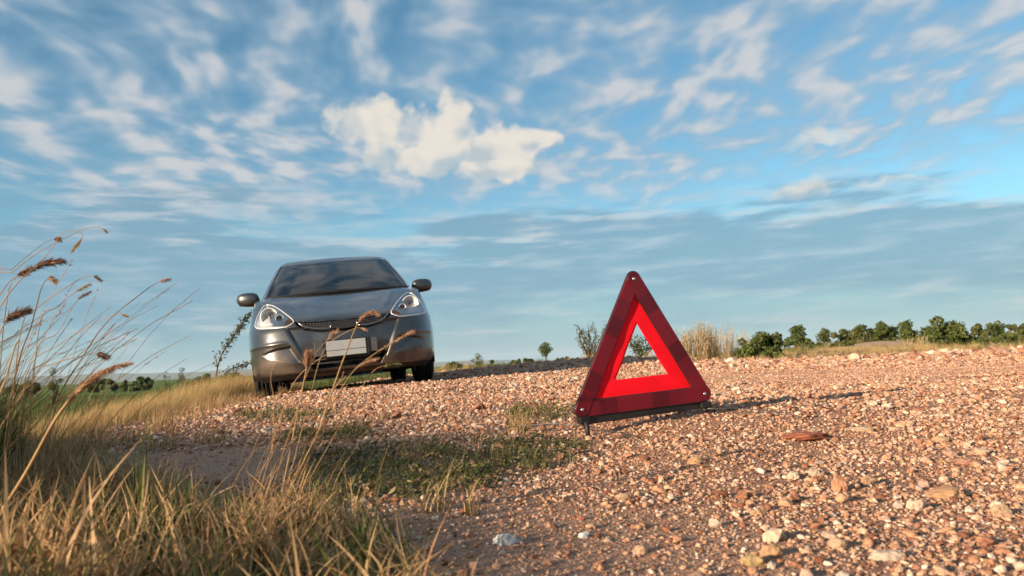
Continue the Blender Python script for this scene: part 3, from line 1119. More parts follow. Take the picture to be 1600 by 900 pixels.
    bm_box(b, (0, 1.62 + OY + .10, 1.325), (.20, .02, .055), bevel=.008)
    from_bm('rear_view_mirror', b, black, root)
    # ---- wheels
    for wy, tr_ in ((.78, .745), (3.28, .738)):
        for s in (-1, 1):
            w = .0875
            RT = .296
            prof = [(.205, -w + .012), (.235, -w + .002), (.262, -w), (.284, -w + .010), (RT - .003, -w + .026), (RT, -w + .032)]
            for gx_ in (-.036, 0, .036):
                prof += [(RT, gx_ - .0065), (RT - .010, gx_ - .005), (RT - .010, gx_ + .005), (RT, gx_ + .0065)]
            prof += [(RT, w - .032), (RT - .003, w - .026), (.284, w - .010), (.262, w), (.235, w - .002), (.205, w - .012)]
            e = empty('wheel', (s * tr_, wy + OY, RT - .006))
            e.parent = root
            Vt, Ft = lathe(prof, 48)
            ty = put('tyre', mesh_from('tyre', Vt, Ft, True), rubber, e)
            b = MB()
            b.add(*lathe([(.206, -.075), (.206, .070), (.196, .072), (.19, .055), (.185, -.07)], 36))
            for k in range(6):
                a = 2 * math.pi * k / 6
                b.tube([(s * .045, .03 * math.cos(a), .03 * math.sin(a)), (s * .062, .12 * math.cos(a), .12 * math.sin(a)), (s * .066, .198 * math.cos(a), .198 * math.sin(a))], [.028, .018, .022], 6)
            b.tube([(s * .0, 0, 0), (s * .066, 0, 0)], .045, 14)
            b.build('rim', alloy, e, False)
            b = MB()
            b.add(*lathe([(.02, 0), (.13, -.006), (.13, .006), (.02, .006)], 24))
            b.build('brake_disc', satin, e)
    return root


car = build_car()


# ------------------------------------------------------------------ the warning triangle
def build_triangle():
    A, B, C_ = (np.array(v) for v in ((.362, 2.187, .482), (.182, 2.12, .109), (.57, 2.279, .129)))   # top, left and right rivet
    ex = Vector(C_ - B).normalized()
    mid = Vector((B + C_) / 2)
    ez = (Vector(A) - mid).normalized()
    ey = ez.cross(ex)                              # away from the camera
    root = empty('warning_triangle')
    mt = Matrix((ex, ey, ez)).transposed().to_4x4()
    BASE = .052
    mt.translation = mid - ez * BASE
    root.matrix_world = mt
    tag(root, 'red folding warning triangle with an open middle standing upright on the gravel', 'warning triangle')
    L = .42
    H = L * math.sqrt(3) / 2
    p_l, p_r, p_t = Vector((-L / 2, 0, BASE)), Vector((L / 2, 0, BASE)), Vector((0, 0, BASE + H))
    W = .0245                                     # half width of an arm

    # retroreflective red plastic: prismatic blocks behind a glossy face
    m, N, bs = new_mat('red_reflex')
    co = N.node('ShaderNodeTexCoord').outputs['Object']
    x, y, z = N.sep(co)
    cell = N.m('FLOOR', N.m('DIVIDE', x, .058))
    wn = N.node('ShaderNodeTexWhiteNoise', noise_dimensions='1D')
    N.put(wn.inputs['W'], cell)
    d1 = N.m('ABSOLUTE', N.m('SINE', N.m('MULTIPLY', N.m('ADD', x, z), 560)))
    d2 = N.m('ABSOLUTE', N.m('SINE', N.m('MULTIPLY', N.m('SUBTRACT', x, z), 560)))
    tex = N.m('MULTIPLY', d1, d2)
    c = N.mix(wn.outputs['Value'], (.024, .002, .005), (.12, .004, .012))
    c = N.mix(N.m('MULTIPLY', tex, .50), c, (.27, .008, .024))
    N.put(bs.inputs['Base Color'], c)
    bs.inputs['Roughness'].default_value = .34
    bs.inputs['Specular IOR Level'].default_value = .3
    bs.inputs['Coat Weight'].default_value = .2
    bs.inputs['Coat Roughness'].default_value = .12
    bp = N.node('ShaderNodeBump')
    bp.inputs['Strength'].default_value = .25
    bp.inputs['Distance'].default_value = .001
    N.put(bp.inputs['Height'], tex)
    N.l.new(bp.outputs[0], bs.inputs['Normal'])
    reflex = m
    black = simple('triangle_black', (.012, .011, .011), .5, var=.3, scale=60)
    steel = simple('rivet_steel', (.72, .72, .70), .25, 1.0)
    wire = simple('wire_steel', (.10, .095, .09), .4, .6)
    # fluorescent cloth: very saturated, lets light through
    m, N, bs = new_mat('fluorescent_red_cloth')
    N.n.remove(bs)
    pos = N.node('ShaderNodeTexCoord').outputs['Object']
    nz = N.noise(pos, 9, 3, .5)
    c = N.mix(nz, (.98, .006, .018), (1.0, .016, .035))
    d = N.node('ShaderNodeBsdfPrincipled')
    N.put(d.inputs['Base Color'], c)
    d.inputs['Roughness'].default_value = .55
    d.inputs['Specular IOR Level'].default_value = .18
    t = N.node('ShaderNodeBsdfTranslucent')
    N.put(t.inputs['Color'], c)
    wv = N.noise(N.v('MULTIPLY', pos, (1, 1, 1)), 1300, 1, .5)
    bp = N.node('ShaderNodeBump')
    bp.inputs['Strength'].default_value = .15
    bp.inputs['Distance'].default_value = .0005
    N.put(bp.inputs['Height'], wv)
    N.l.new(bp.outputs[0], d.inputs['Normal'])
    mx = N.node('ShaderNodeMixShader')
    mx.inputs[0].default_value = .35
    N.l.new(d.outputs[0], mx.inputs[1])
    N.l.new(t.outputs[0], mx.inputs[2])
    N.l.new(mx.outputs[0], N.n['Material Output'].inputs[0])
    cloth = m

    def stadium(length, hw, y0, y1, bevel, n=9):
        """a bar with round ends along x from 0 to length, bevelled front"""
        def outline(r):
            o = []
            for k in range(n):
                a = math.pi / 2 + math.pi * k / (n - 1)
                o.append((r * math.cos(a), r * math.sin(a)))
            for k in range(n):
                a = -math.pi / 2 + math.pi * k / (n - 1)
                o.append((length + r * math.cos(a), r * math.sin(a)))
            return o
        V, Fc = [], []
        rings = [(hw - bevel, y0), (hw, y0 + bevel), (hw, y1)]
        for r, yy in rings:
            V += [(a, yy, b) for a, b in outline(r)]
        k = 2 * n
        Fc.append(tuple(range(k)))
        for q in range(2):
            for i in range(k):
                i2 = (i + 1) % k
                Fc.append((q * k + i, (q + 1) * k + i, (q + 1) * k + i2, q * k + i2))
        Fc.append(tuple(2 * k + i for i in range(k))[::-1])
        return V, Fc

    def arm(p, q, ylay, yend=None):
        e = Vector(q) - Vector(p)
        ang = math.atan2(e.z, e.x)
        o = put('reflector_arm', mesh_from('reflector_arm', *stadium(e.length, W - .0026, ylay, ylay + .0028, .0010)), reflex, root)
        o.location = p
        o.rotation_euler = (0, -ang, 0 if yend is None else math.atan((yend - ylay) / e.length))
        bk = put('arm_backing', mesh_from('arm_backing', *stadium(e.length, W, ylay + .0024, ylay + .0060, .0008)), black, o)
        return o
    arm(p_l, p_t, -.0050)
    arm(p_t, p_r, -.0068)
    arm(p_l, p_r, -.0032, -.0088)
    for p, yy in ((p_l, -.0050), (p_t, -.0068), (p_r, -.0088)):
        Vb, Fb = lathe([(0, -.0022), (.0035, -.0018), (.0052, -.0004), (.0052, .003)], 16)
        MB().add([(v[1] + p.x, v[0] + yy, v[2] + p.z) for v in Vb], Fb).build('rivet', steel, root, True)
    # cloth panel with a triangular hole, slightly puckered
    IN = .010
    out3 = [Vector((-L / 2 + IN, 0, BASE + .004)), Vector((L / 2 - IN, 0, BASE + .004)), Vector((0, 0, BASE + H - IN))]
    in3 = [Vector((-.090, 0, BASE + .072)), Vector((.090, 0, BASE + .072)), Vector((0, 0, BASE + .072 + .158))]
    ns, nd = 26, 10
    V, Fc = [], []
    for k in range(3):
        for a in range(ns):
            u = a / ns
            po = out3[k].lerp(out3[(k + 1) % 3], u)
            pi_ = in3[k].lerp(in3[(k + 1) % 3], u)
            for b in range(nd + 1):
                v = b / nd
                p = po.lerp(pi_, v)
                y = .0034 + .0008 * v * math.sin(p.x * 55 + p.z * 38 + k) + .0006 * v * math.sin(p.x * 23 - p.z * 71)
                V.append((p.x, y, p.z))
    tot = 3 * ns
    for a in range(tot):
        a2 = (a + 1) % tot
        for b in range(nd):
            Fc.append((a * (nd + 1) + b, a2 * (nd + 1) + b, a2 * (nd + 1) + b + 1, a * (nd + 1) + b + 1))
    o = put('cloth_panel', mesh_from('cloth_panel', V, Fc, True), cloth, root)
    sm = o.modifiers.new('thickness', 'SOLIDIFY')
    sm.thickness = .0006
    sm.offset = 1.0
    # black base rail under the lower arm, pivoted feet and folding wire legs
    b = bmesh.new()
    bm_box(b, (0, .010, BASE - .033), (.425, .018, .022), bevel=.003)
    bm_box(b, (-.205, .008, BASE - .030), (.030, .030, .020), bevel=.003)
    bm_box(b, (.213, .008, BASE - .034), (.036, .034, .018), bevel=.003)
    from_bm('base_rail', b, black, root)
    b = MB()
    b.tube([(-.205, -.010, BASE - .035), (-.203, -.012, BASE - .060), (-.204, -.014, -.034)], [.0070, .0062, .0066], 8)
    b.tube([(-.204, -.014, -.022), (-.204, -.014, -.050)], [.0095, .0105], 10)
    b.build('foot', black, root, True)
    b = MB()
    b.tube([(.213, .004, BASE - .040), (.214, .004, -.004)], [.008, .010], 8)
    b.build('foot', black, root, True)
    for pts in ([(-.20, .012, BASE - .048), (-.27, .10, .012), (-.36, .21, .004)],
                [(-.20, -.002, BASE - .048), (-.155, -.12, -.012), (-.135, -.19, -.034)],
                [(.21, .0, BASE - .046), (.30, -.06, .000), (.385, -.145, -.018)],
                [(.21, .018, BASE - .044), (.30, .10, .004), (.40, .20, -.002)]):
        b = MB()
        b.tube(catmull(pts, 8), .0016, 5)
        b.build('wire_leg', wire, root, True)
    return root


build_triangle()


# ------------------------------------------------------------------ scattering
def scatter(name, src, pos, rot, scl, idx, label, kind='stuff', cat=None):
    """one object that instances the source meshes on its points"""
    me = bpy.data.meshes.new(name)
    n = len(pos)
    me.vertices.add(n)
    me.vertices.foreach_set('co', np.asarray(pos, np.float32).ravel())
    for nm, typ, arr, key in (('rot', 'FLOAT_VECTOR', rot, 'vector'), ('scl', 'FLOAT_VECTOR', scl, 'vector'), ('idx', 'INT', idx, 'value')):
        a = me.attributes.new(nm, typ, 'POINT')
        a.data.foreach_set(key, np.asarray(arr, np.int32 if typ == 'INT' else np.float32).ravel())
    o = bpy.data.objects.new(name, me)
    col.objects.link(o)
    cl = bpy.data.collections.new(name + '_source')
    for s in src:
        cl.objects.link(s)
    ng = bpy.data.node_groups.new(name + '_nodes', 'GeometryNodeTree')
    ng.interface.new_socket('Geometry', in_out='INPUT', socket_type='NodeSocketGeometry')
    ng.interface.new_socket('Geometry', in_out='OUTPUT', socket_type='NodeSocketGeometry')
    gi, go = ng.nodes.new('NodeGroupInput'), ng.nodes.new('NodeGroupOutput')
    ip = ng.nodes.new('GeometryNodeInstanceOnPoints')
    ci = ng.nodes.new('GeometryNodeCollectionInfo')
    ci.inputs['Collection'].default_value = cl
    ci.inputs['Separate Children'].default_value = True
    ci.inputs['Reset Children'].default_value = True
    ip.inputs['Pick Instance'].default_value = True

    def attr(nm, dt):
        a = ng.nodes.new('GeometryNodeInputNamedAttribute')
        a.data_type = dt
        a.inputs['Name'].default_value = nm
        return a.outputs['Attribute']
    Lk = ng.links.new
    Lk(gi.outputs[0], ip.inputs['Points'])
    Lk(ci.outputs[0], ip.inputs['Instance'])
    Lk(attr('idx', 'INT'), ip.inputs['Instance Index'])
    Lk(attr('rot', 'FLOAT_VECTOR'), ip.inputs['Rotation'])
    Lk(attr('scl', 'FLOAT_VECTOR'), ip.inputs['Scale'])
    Lk(ip.outputs[0], go.inputs[0])
    md = o.modifiers.new('scatter', 'NODES')
    md.node_group = ng
    tag(o, label, cat, kind=kind)
    return o


# ------------------------------------------------------------------ stones
def stone_mesh(name, seed, sub=2, flat=.7, rough=.22):
    r_ = random.Random(seed)
    b = bmesh.new()
    bmesh.ops.create_icosphere(b, subdivisions=sub, radius=.5)
    # chop with random planes for broken faces, then roughen
    pl = []
    for _ in range(7):
        n = Vector((r_.gauss(0, 1), r_.gauss(0, 1), r_.gauss(0, 1))).normalized()
        pl.append((n, r_.uniform(.30, .46)))
    off = Vector((r_.random() * 50, r_.random() * 50, r_.random() * 50))
    from mathutils import noise as mn
    sx, sy = r_.uniform(.85, 1.2), r_.uniform(.75, 1.05)
    for v in b.verts:
        p = v.co.copy()
        for n, dd in pl:
            k = p.dot(n) - dd
            if k > 0:
                p -= n * k * .92
        p *= 1 + rough * (mn.noise(p * 3.0 + off)) + rough * .5 * mn.noise(p * 7.0 + off)
        v.co = Vector((p.x * sx, p.y * sy, p.z * flat))
    me = bpy.data.meshes.new(name)
    b.to_mesh(me)
    b.free()
    return me


def stone_material():
    m, N, bs = new_mat('gravel_stone')
    rnd = N.node('ShaderNodeObjectInfo').outputs['Random']
    c = N.ramp(rnd, [(0, (.17, .070, .042)), (.10, (.28, .130, .078)), (.26, (.40, .220, .135)), (.45, (.48, .295, .190)), (.6, (.54, .365, .245)), (.72, (.30, .19, .145)), (.78, (.45, .30, .235)), (.86, (.58, .43, .31)), (.95, (.66, .56, .46)), (1, (.30, .25, .23))])
    co = N.node('ShaderNodeTexCoord').outputs['Object']
    n1 = N.noise(N.v('ADD', co, N.v('SCALE', (9, 5, 7), scale=rnd)), 4, 4, .6)
    c = N.mix(1, c, N.ramp(n1, [(.25, (.55, .48, .44)), (.7, (1.15, 1.12, 1.1))]), 'MULTIPLY')
    N.put(bs.inputs['Base Color'], c)
    bs.inputs['Roughness'].default_value = .85
    bs.inputs['Specular IOR Level'].default_value = .25
    return m


STONE_MAT = stone_material()


def build_gravel():
    src = []
    for k in range(9):
        me = stone_mesh('pebble', 100 + k, 2 if k < 5 else 1, random.Random(k).uniform(.55, .8))
        me.materials.append(STONE_MAT)
        src.append(bpy.data.objects.new('pebble', me))
    P, S_ = [], []

    def band(y0, y1, per_m2, d_med, d_sig, d_max, halfang=46, side=0.0):
        a0 = math.tan(R(halfang))
        area = a0 * (y1 * y1 - y0 * y0) + 2 * side * (y1 - y0)
        n = int(area * per_m2)
        y = np.sqrt(rng.uniform(y0 * y0, y1 * y1, n))
        x = rng.uniform(-1, 1, n) * (y * a0 + side)
        s = np.clip(d_med * np.exp(rng.normal(0, d_sig, n)), d_med * .35, d_max)
        rm = road_mask(x, y)
        dm = dirt_mask(x, y)
        patch = .55 + .75 * fbm(x * 1.6 + 3, y * 1.6, 3, 33)
        keep = rng.random(n) < rm * np.clip(1 - .85 * dm * (s > d_med * .85) - .12 * dm, 0, 1) * patch
        # stony ridge on the far right, finer stuff in the wheel tracks
        s = s * (1 - .35 * dm)
        P.append(np.c_[x, y][keep])
        S_.append(s[keep])
    band(.55, 1.25, 20000, .0046, .50, .020, 44, .25)
    band(1.25, 2.3, 12500, .0056, .50, .026, 42, .2)
    band(2.3, 4.2, 5600, .0078, .50, .036, 41, .2)
    band(4.2, 7.5, 2300, .0122, .48, .060, 40, .4)
    band(7.5, 14.5, 720, .0195, .48, .085, 40, .5)
    band(.6, 3.0, 60, .020, .30, .034, 42, .2)
    band(2.5, 7.0, 30, .024, .30, .045, 40, .3)
    # fine grit lying in the wheel tracks
    n = 90000
    y, x = rng.uniform(3.4, 6.4, n), rng.uniform(-.2, 6.2, n)
    dmk = (rng.random(n) < dirt_mask(x, y) * road_mask(x, y) * .9) & (np.abs(x) < y * .9)
    P.append(np.c_[x, y][dmk])
    S_.append(np.clip(.0072 * np.exp(rng.normal(0, .35, n)), .003, .016)[dmk])
    xy, s = np.concatenate(P), np.concatenate(S_)
    ridge = sstep(xy[:, 1], 6.2, 7.4) * sstep(xy[:, 0], .8, 2.6)
    s = s * (1 + .75 * ridge)
    n = len(s)
    z = ground_z(xy[:, 0], xy[:, 1]) + s * rng.uniform(-.02, .26, n)
    rot = np.c_[rng.normal(0, .35, n), rng.normal(0, .35, n), rng.uniform(0, 6.28, n)]
    scl = np.c_[s, s * rng.uniform(.75, 1.05, n), s * rng.uniform(.7, 1.1, n)]
    scatter('gravel', src, np.c_[xy, z], rot, scl, rng.integers(0, 9, n), 'loose pink and tan gravel covering the road')
    print('gravel', n)


build_gravel()

# single larger stones lying on the gravel: pixel of the middle, depth, length, height, colour, label
BIG = [
    (1310, 764, 1.40, .034, .040, (.46, .24, .14), 'upright orange brown stone, tallest in the foreground gravel'),
    (1256, 683, 2.02, .120, .024, (.33, .12, .07), 'wide flat rust red rock lying right of the triangle'),
    (1345, 669, 2.20, .085, .016, (.50, .37, .25), 'flat cream slab just beyond the rust red rock'),
    (1478, 774, 1.36, .062, .028, (.40, .24, .14), 'broad brown flat stone at the right of the foreground'),
    (1510, 722, 1.68, .064, .020, (.36, .20, .14), 'long low reddish stone near the right edge'),
    (1357, 755, 1.46, .040, .020, (.44, .27, .16), 'low tan stone right of the tallest upright stone'),
    (1086, 720, 1.72, .036, .020, (.50, .31, .17), 'rounded yellow tan stone below the triangle base'),
    (1470, 688, 1.95, .036, .020, (.44, .29, .18), 'small rounded tan stone beyond the long reddish stone'),
    (792, 848, 1.02, .032, .018, (.42, .42, .42), 'pale grey stone on the shaded soil beside the dry grass'),
    (914, 836, 1.06, .016, .012, (.50, .52, .54), 'little bluish white pebble on the shaded soil'),
    (1204, 866, .97, .024, .020, (.40, .25, .14), 'golden brown pebble near the bottom edge of the gravel'),
    (1310, 853, 1.00, .028, .016, (.50, .33, .22), 'pointed tan chip near the bottom edge right of the golden pebble'),
    (1388, 870, .96, .036, .016, (.50, .38, .30), 'flat pale pink chip at the bottom of the gravel'),
    (1176, 880, .94, .022, .018, (.36, .26, .13), 'mustard yellow pebble at the bottom edge of the gravel'),
    (1118, 819, 1.13, .022, .018, (.50, .38, .30), 'pale pink cone shaped pebble on the shaded gravel'),
    (1186, 800, 1.20, .022, .016, (.48, .31, .18), 'oval ochre pebble in the middle of the foreground gravel'),
    (1432, 793, 1.24, .030, .024, (.55, .43, .32), 'cream knobbly stone below the broad brown flat stone'),
    (1565, 803, 1.20, .036, .022, (.46, .32, .20), 'tan lumpy stone close to the right frame edge'),
    (1240, 745, 1.52, .026, .020, (.50, .40, .30), 'whitish rounded stone left of the tallest upright stone'),
    (1272, 741, 1.56, .026, .020, (.50, .38, .28), 'pale cream stone touching the tallest upright stone'),
    (1533, 706, 1.80, .048, .018, (.50, .37, .25), 'flat cream stone behind the long reddish stone'),
    (1422, 660, 2.30, .024, .016, (.46, .30, .20), 'small tan stone far right beyond the cream slab'),
]
ray_cache = {}


def drop(px_, py_, d0):
    """walk along the pixel's ray near depth d0 to where it meets the ground"""
    best = None
    for d in np.linspace(d0 * .6, d0 * 1.8, 240):
        p = at(px_, py_, d)
        gz = float(ground_z(np.array([p[0]]), np.array([p[1]]))[0])
        if p[2] <= gz:
            return np.array([p[0], p[1], gz]), d
        best = p
    gz = float(ground_z(np.array([best[0]]), np.array([best[1]]))[0])
    return np.array([best[0], best[1], gz]), d0


for k, (bx, by, d0, ln, ht, c3, lb) in enumerate(BIG):
    p, d = drop(bx, by + 4, d0)
    me = stone_mesh('stone', 300 + k, 4, 1.0, .30)
    o = put('stone', me, simple('stone_colour', tuple(q * .82 for q in c3), .9, var=.5, scale=3.5, spec=.2))
    k_ = d / d0
    o.location = (p[0], p[1], p[2] + ht * .24 * k_)
    o.rotation_euler = (random.uniform(-.12, .12), random.uniform(-.12, .12), random.uniform(-.3, .3))
    o.scale = (ln * 1.08 * k_, ln * .75 * k_, ht * 1.15 * k_)
    tag(o, lb, 'stone', 'larger stones lying on the gravel')


# ------------------------------------------------------------------ grass
def blade_mesh(name, n, h, spread, width, lean=(.25, .0), curl=.5, segs=4, seed=1, hvar=.5, flat=0.0):
    """a tuft of bent, tapering blades rooted around the origin"""
    r_ = random.Random(seed)
    V, Fc, al, tn = [], [], [], []
    for _ in range(n):
        a = r_.uniform(0, 6.283)
        rr = spread * math.sqrt(r_.random())
        bx, by = rr * math.cos(a), rr * math.sin(a)
        hh = h * r_.uniform(1 - hvar, 1.0)
        da = r_.uniform(0, 6.283)
        out_ = r_.uniform(.1, 1.0) * curl
        dx, dy = math.cos(da) * out_ + lean[0] * r_.uniform(.3, 1.5), math.sin(da) * out_ + lean[1] * r_.uniform(.3, 1.5)
        wa = r_.uniform(0, 3.1416)
        wx, wy = math.cos(wa), math.sin(wa)
        w = width * r_.uniform(.6, 1.2)
        o = len(V)
        tone = r_.random()
        kink = r_.uniform(.3, .8) if r_.random() < .25 else 2
        for s in range(segs + 1):
            t = s / segs
            b = t * t * 1.0
            zz = hh * (t - .28 * b * (dx * dx + dy * dy)) * (1 - flat * .6)
            if t > kink:
                zz -= hh * (t - kink) * .9
            ww = w * (1 - t) ** .7 + width * .06
            x, y = bx + hh * dx * b, by + hh * dy * b
            V.append((x - wx * ww * .5, y - wy * ww * .5, zz))
            V.append((x + wx * ww * .5, y + wy * ww * .5, zz))
            al += [t, t]
            tn += [tone, tone]
        for s in range(segs):
            q = o + 2 * s
            Fc.append((q, q + 1, q + 3, q + 2))
    me = mesh_from(name, V, np.array(Fc), True)
    for nm, arr in (('along', al), ('tone', tn)):
        at_ = me.attributes.new(nm, 'FLOAT', 'POINT')
        at_.data.foreach_set('value', np.array(arr, np.float32))
    return me


def leafy_mesh(name, n, size, spread, height, seed=1):
    """low creeping plant: short stems with narrow leaves"""
    r_ = random.Random(seed)
    V, Fc, tn = [], [], []
    for _ in range(n):
        a = r_.uniform(0, 6.283)
        rr = spread * math.sqrt(r_.random())
        c = Vector((rr * math.cos(a), rr * math.sin(a), r_.uniform(.1, 1) * height))
        d = Vector((r_.gauss(0, 1), r_.gauss(0, 1), r_.uniform(-.1, .9))).normalized()
        L_ = size * r_.uniform(.6, 1.5)
        s = d.cross(Vector((r_.gauss(0, 1), r_.gauss(0, 1), r_.gauss(0, 1)))).normalized() * L_ * .12
        up = d.cross(s).normalized() * L_ * .1
        o = len(V)
        V += [c, c + d * L_ * .45 + s + up, c + d * L_ - up, c + d * L_ * .45 - s + up]
        tn += [r_.random()] * 4
        Fc.append((o, o + 1, o + 2, o + 3))
    me = mesh_from(name, V, np.array(Fc))
    at_ = me.attributes.new('tone', 'FLOAT', 'POINT')
    at_.data.foreach_set('value', np.array(tn, np.float32))
    return me


STRAW = leaf_mat('straw', [(0, (.26, .155, .058)), (.3, (.44, .285, .115)), (.6, (.56, .40, .18)), (.85, (.62, .48, .25)), (1, (.30, .28, .09))], .40, use='tone')
MIXED = leaf_mat('mixed_grass', [(0, (.055, .075, .018)), (.18, (.12, .125, .030)), (.28, (.30, .12, .065)), (.45, (.34, .22, .085)), (.70, (.48, .31, .14)), (1, (.56, .38, .20))], .40, use='tone', tip=(.58, .37, .20))
GREEN = leaf_mat('green_grass', [(0, (.030, .055, .012)), (.5, (.070, .100, .022)), (.85, (.13, .145, .035)), (1, (.26, .22, .09))], .36, use='tone')
CREEP = leaf_mat('creeping_leaf', [(0, (.030, .042, .014)), (.45, (.062, .080, .024)), (.75, (.15, .15, .045)), (1, (.34, .25, .11))], .34, use='tone')
PINK = leaf_mat('seed_head', [(0, (.30, .15, .085)), (.5, (.46, .27, .16)), (1, (.60, .42, .27))], .42, use='tone')
BROWN = leaf_mat('dark_seed_head', [(0, (.10, .045, .030)), (.5, (.20, .10, .065)), (1, (.34, .20, .13))], .35, use='tone')


def srcs(nm, meshes, mat):
    o_ = []
    for me in meshes:
        me.materials.append(mat)
        o_.append(bpy.data.objects.new(nm, me))
    return o_


def scatter_grass(name, src, x, y, smin, smax, label, tilt=.12, dz=-.004, turn=.5, clump=0.0):
    if clump:
        cl = fbm(x * clump + 7, y * clump, 3, 51)
        k = rng.random(len(x)) < sstep(cl, .26, .50)
        x, y, cl = x[k], y[k], cl[k]
    n = len(x)
    z = ground_z(x, y) + dz
    s = rng.uniform(smin, smax, n)
    if clump:
        s = s * (.45 + 1.15 * cl)
    rot = np.c_[rng.normal(0, tilt, n), rng.normal(0, tilt, n), rng.normal(0, turn, n)]
    # tufts keep leaning with the wind, to the right, so they turn only a little
    return scatter(name, src, np.c_[x, y, z], rot, np.c_[s, s, s * rng.uniform(.8, 1.2, n)], rng.integers(0, len(src), n), label)


def poly_points(n, poly, seed=0, warp=.12):
    P = np.array(poly)
    lo, hi = P.min(0) - warp, P.max(0) + warp
    x, y = rng.uniform(lo[0], hi[0], n * 4), rng.uniform(lo[1], hi[1], n * 4)
    w = (fbm(x * 3 + seed, y * 3, 3, seed) - .5) * warp * 2
    k = sdf_poly(x, y, poly) + w > 0
    return x[k][:n], y[k][:n]


# dense mixed grass at the lower left, close to the camera
src = srcs('tuft', [blade_mesh('tuft', 15, .115, .036, .0050, (.16, .03), 1.0, 5, 10 + k, .65) for k in range(8)], MIXED)
fg = [(-1.25, .55), (-.10, .55), (-.06, .80), (-.14, .98), (-.20, 1.10), (-.32, 1.16), (-.55, 1.18), (-1.3, 1.2)]
x, y = poly_points(600, fg, 3, .06)
thin = rng.random(len(x)) < np.clip(.35 + (-.02 - x) * 2.2, .3, 1)
scatter_grass('foreground_grass', src, x[thin], y[thin], .45, 1.0, 'dense mixed dry and green grass across the lower left', .25, -.004, 1.8, 7.0)
src = srcs('tuft', [blade_mesh('tuft', 14, .10, .03, .0046, (.12, .03), .8, 5, 20 + k, .6) for k in range(4)], GREEN)
x, y = poly_points(80, [(-.95, .60), (-.12, .60), (-.12, .95), (-.25, 1.15), (-.9, 1.2)], 4, .06)
scatter_grass('foreground_green_grass', src, x, y, .5, 1.15, 'fresh green blades among the dry grass at the lower left', .2, -.004, 1.6)
src = srcs('tuft', [blade_mesh('tuft', 26, .12, .04, .0042, (.2, .03), .8, 5, 25 + k, .6) for k in range(4)], MIXED)
x, y = poly_points(210, [(-1.6, 2.35), (-1.2, 1.9), (-.86, 1.62), (-.66, 1.34), (-.85, 1.15), (-1.4, 1.15), (-1.8, 2.0)], 6, .12)
scatter_grass('verge_weeds', src, x, y, .5, 1.2, 'short dark weeds in the shade between the tall stalks and the bare soil', .2, -.004, 1.6)
# shaded taller grass at the left edge
src = srcs('tuft', [blade_mesh('tuft', 60, .26, .05, .0040, (.30, .05), .5, 5, 30 + k, .6) for k in range(5)], GREEN)
lf = [(-3.2, .75), (-1.0, .95), (-1.02, 1.45), (-1.22, 1.75), (-1.42, 2.1), (-1.75, 2.4), (-2.2, 2.6), (-3.6, 2.6)]
x, y = poly_points(820, lf, 5, .12)
scatter_grass('left_verge_grass', src, x, y, .55, 1.25, 'dark green grass in the shade at the left edge')
src = srcs('tuft', [blade_mesh('tuft', 34, .46, .06, .0030, (.42, .10), .35, 6, 50 + k, .5) for k in range(5)], STRAW)
x, y = poly_points(300, [(-3.2, .85), (-1.15, .95), (-1.28, 1.6), (-1.5, 2.0), (-2.0, 2.3), (-2.4, 2.6), (-3.6, 2.6)], 7, .15)
scatter_grass('left_dry_grass', src, x, y, .55, 1.2, 'tall dry straw coloured grass massed at the left edge')
# the bank goes on left of the frame: taller, thicker growth that shades the verge
x, y = poly_points(420, [(-3.4, .1), (-1.75, .45), (-1.55, .9), (-1.75, 1.35), (-3.4, 1.7)], 9, .15)
src = srcs('tuft', [blade_mesh('tuft', 70, .52, .07, .0060, (.30, .05), .40, 5, 60 + k, .45) for k in range(4)], GREEN)
scatter_grass('bank_grass', src, x, y, .9, 1.4, 'thick green bank grass continuing past the left frame edge')
x, y = poly_points(26, [(-1.25, .0), (-.55, .05), (-.42, .30), (-1.1, .45)], 9, .08)
src = srcs('tuft', [blade_mesh('tuft', 40, .30, .05, .0045, (.30, .05), .45, 5, 65 + k, .45) for k in range(3)], MIXED)
scatter_grass('near_bank_grass', src, x, y, .6, 1.1, 'grass beside the camera just below the left frame corner')
# dry grass fringe along the road's left shoulder, up to the car
src = srcs('tuft', [blade_mesh('tuft', 60, .40, .09, .0042, (.34, .06), .38, 5, 70 + k, .55) for k in range(5)], STRAW)
yy = rng.uniform(2.6, 13.5, 1500)
xx = left_edge(yy) - np.abs(rng.normal(0, .42, 1500)) - .06
shs = np.interp(yy, [2.6, 4, 7, 9], [.25, .35, .85, 1.0])
scatter_grass('shoulder_grass', src, xx, yy, .55 * shs, 1.05 * shs, 'pale dry grass fringe along the left road shoulder')
yy = rng.uniform(2.2, 9.0, 260)
xx = left_edge(yy) + rng.normal(.05, .18, 260)
src = srcs('tuft', [blade_mesh('tuft', 40, .12, .06, .0036, (.25, .06), .7, 4, 90 + k, .55) for k in range(4)], MIXED)
scatter_grass('shoulder_tufts', src, xx, yy, .4, 1.0, 'short mixed tufts at the gravel edge left of the car')
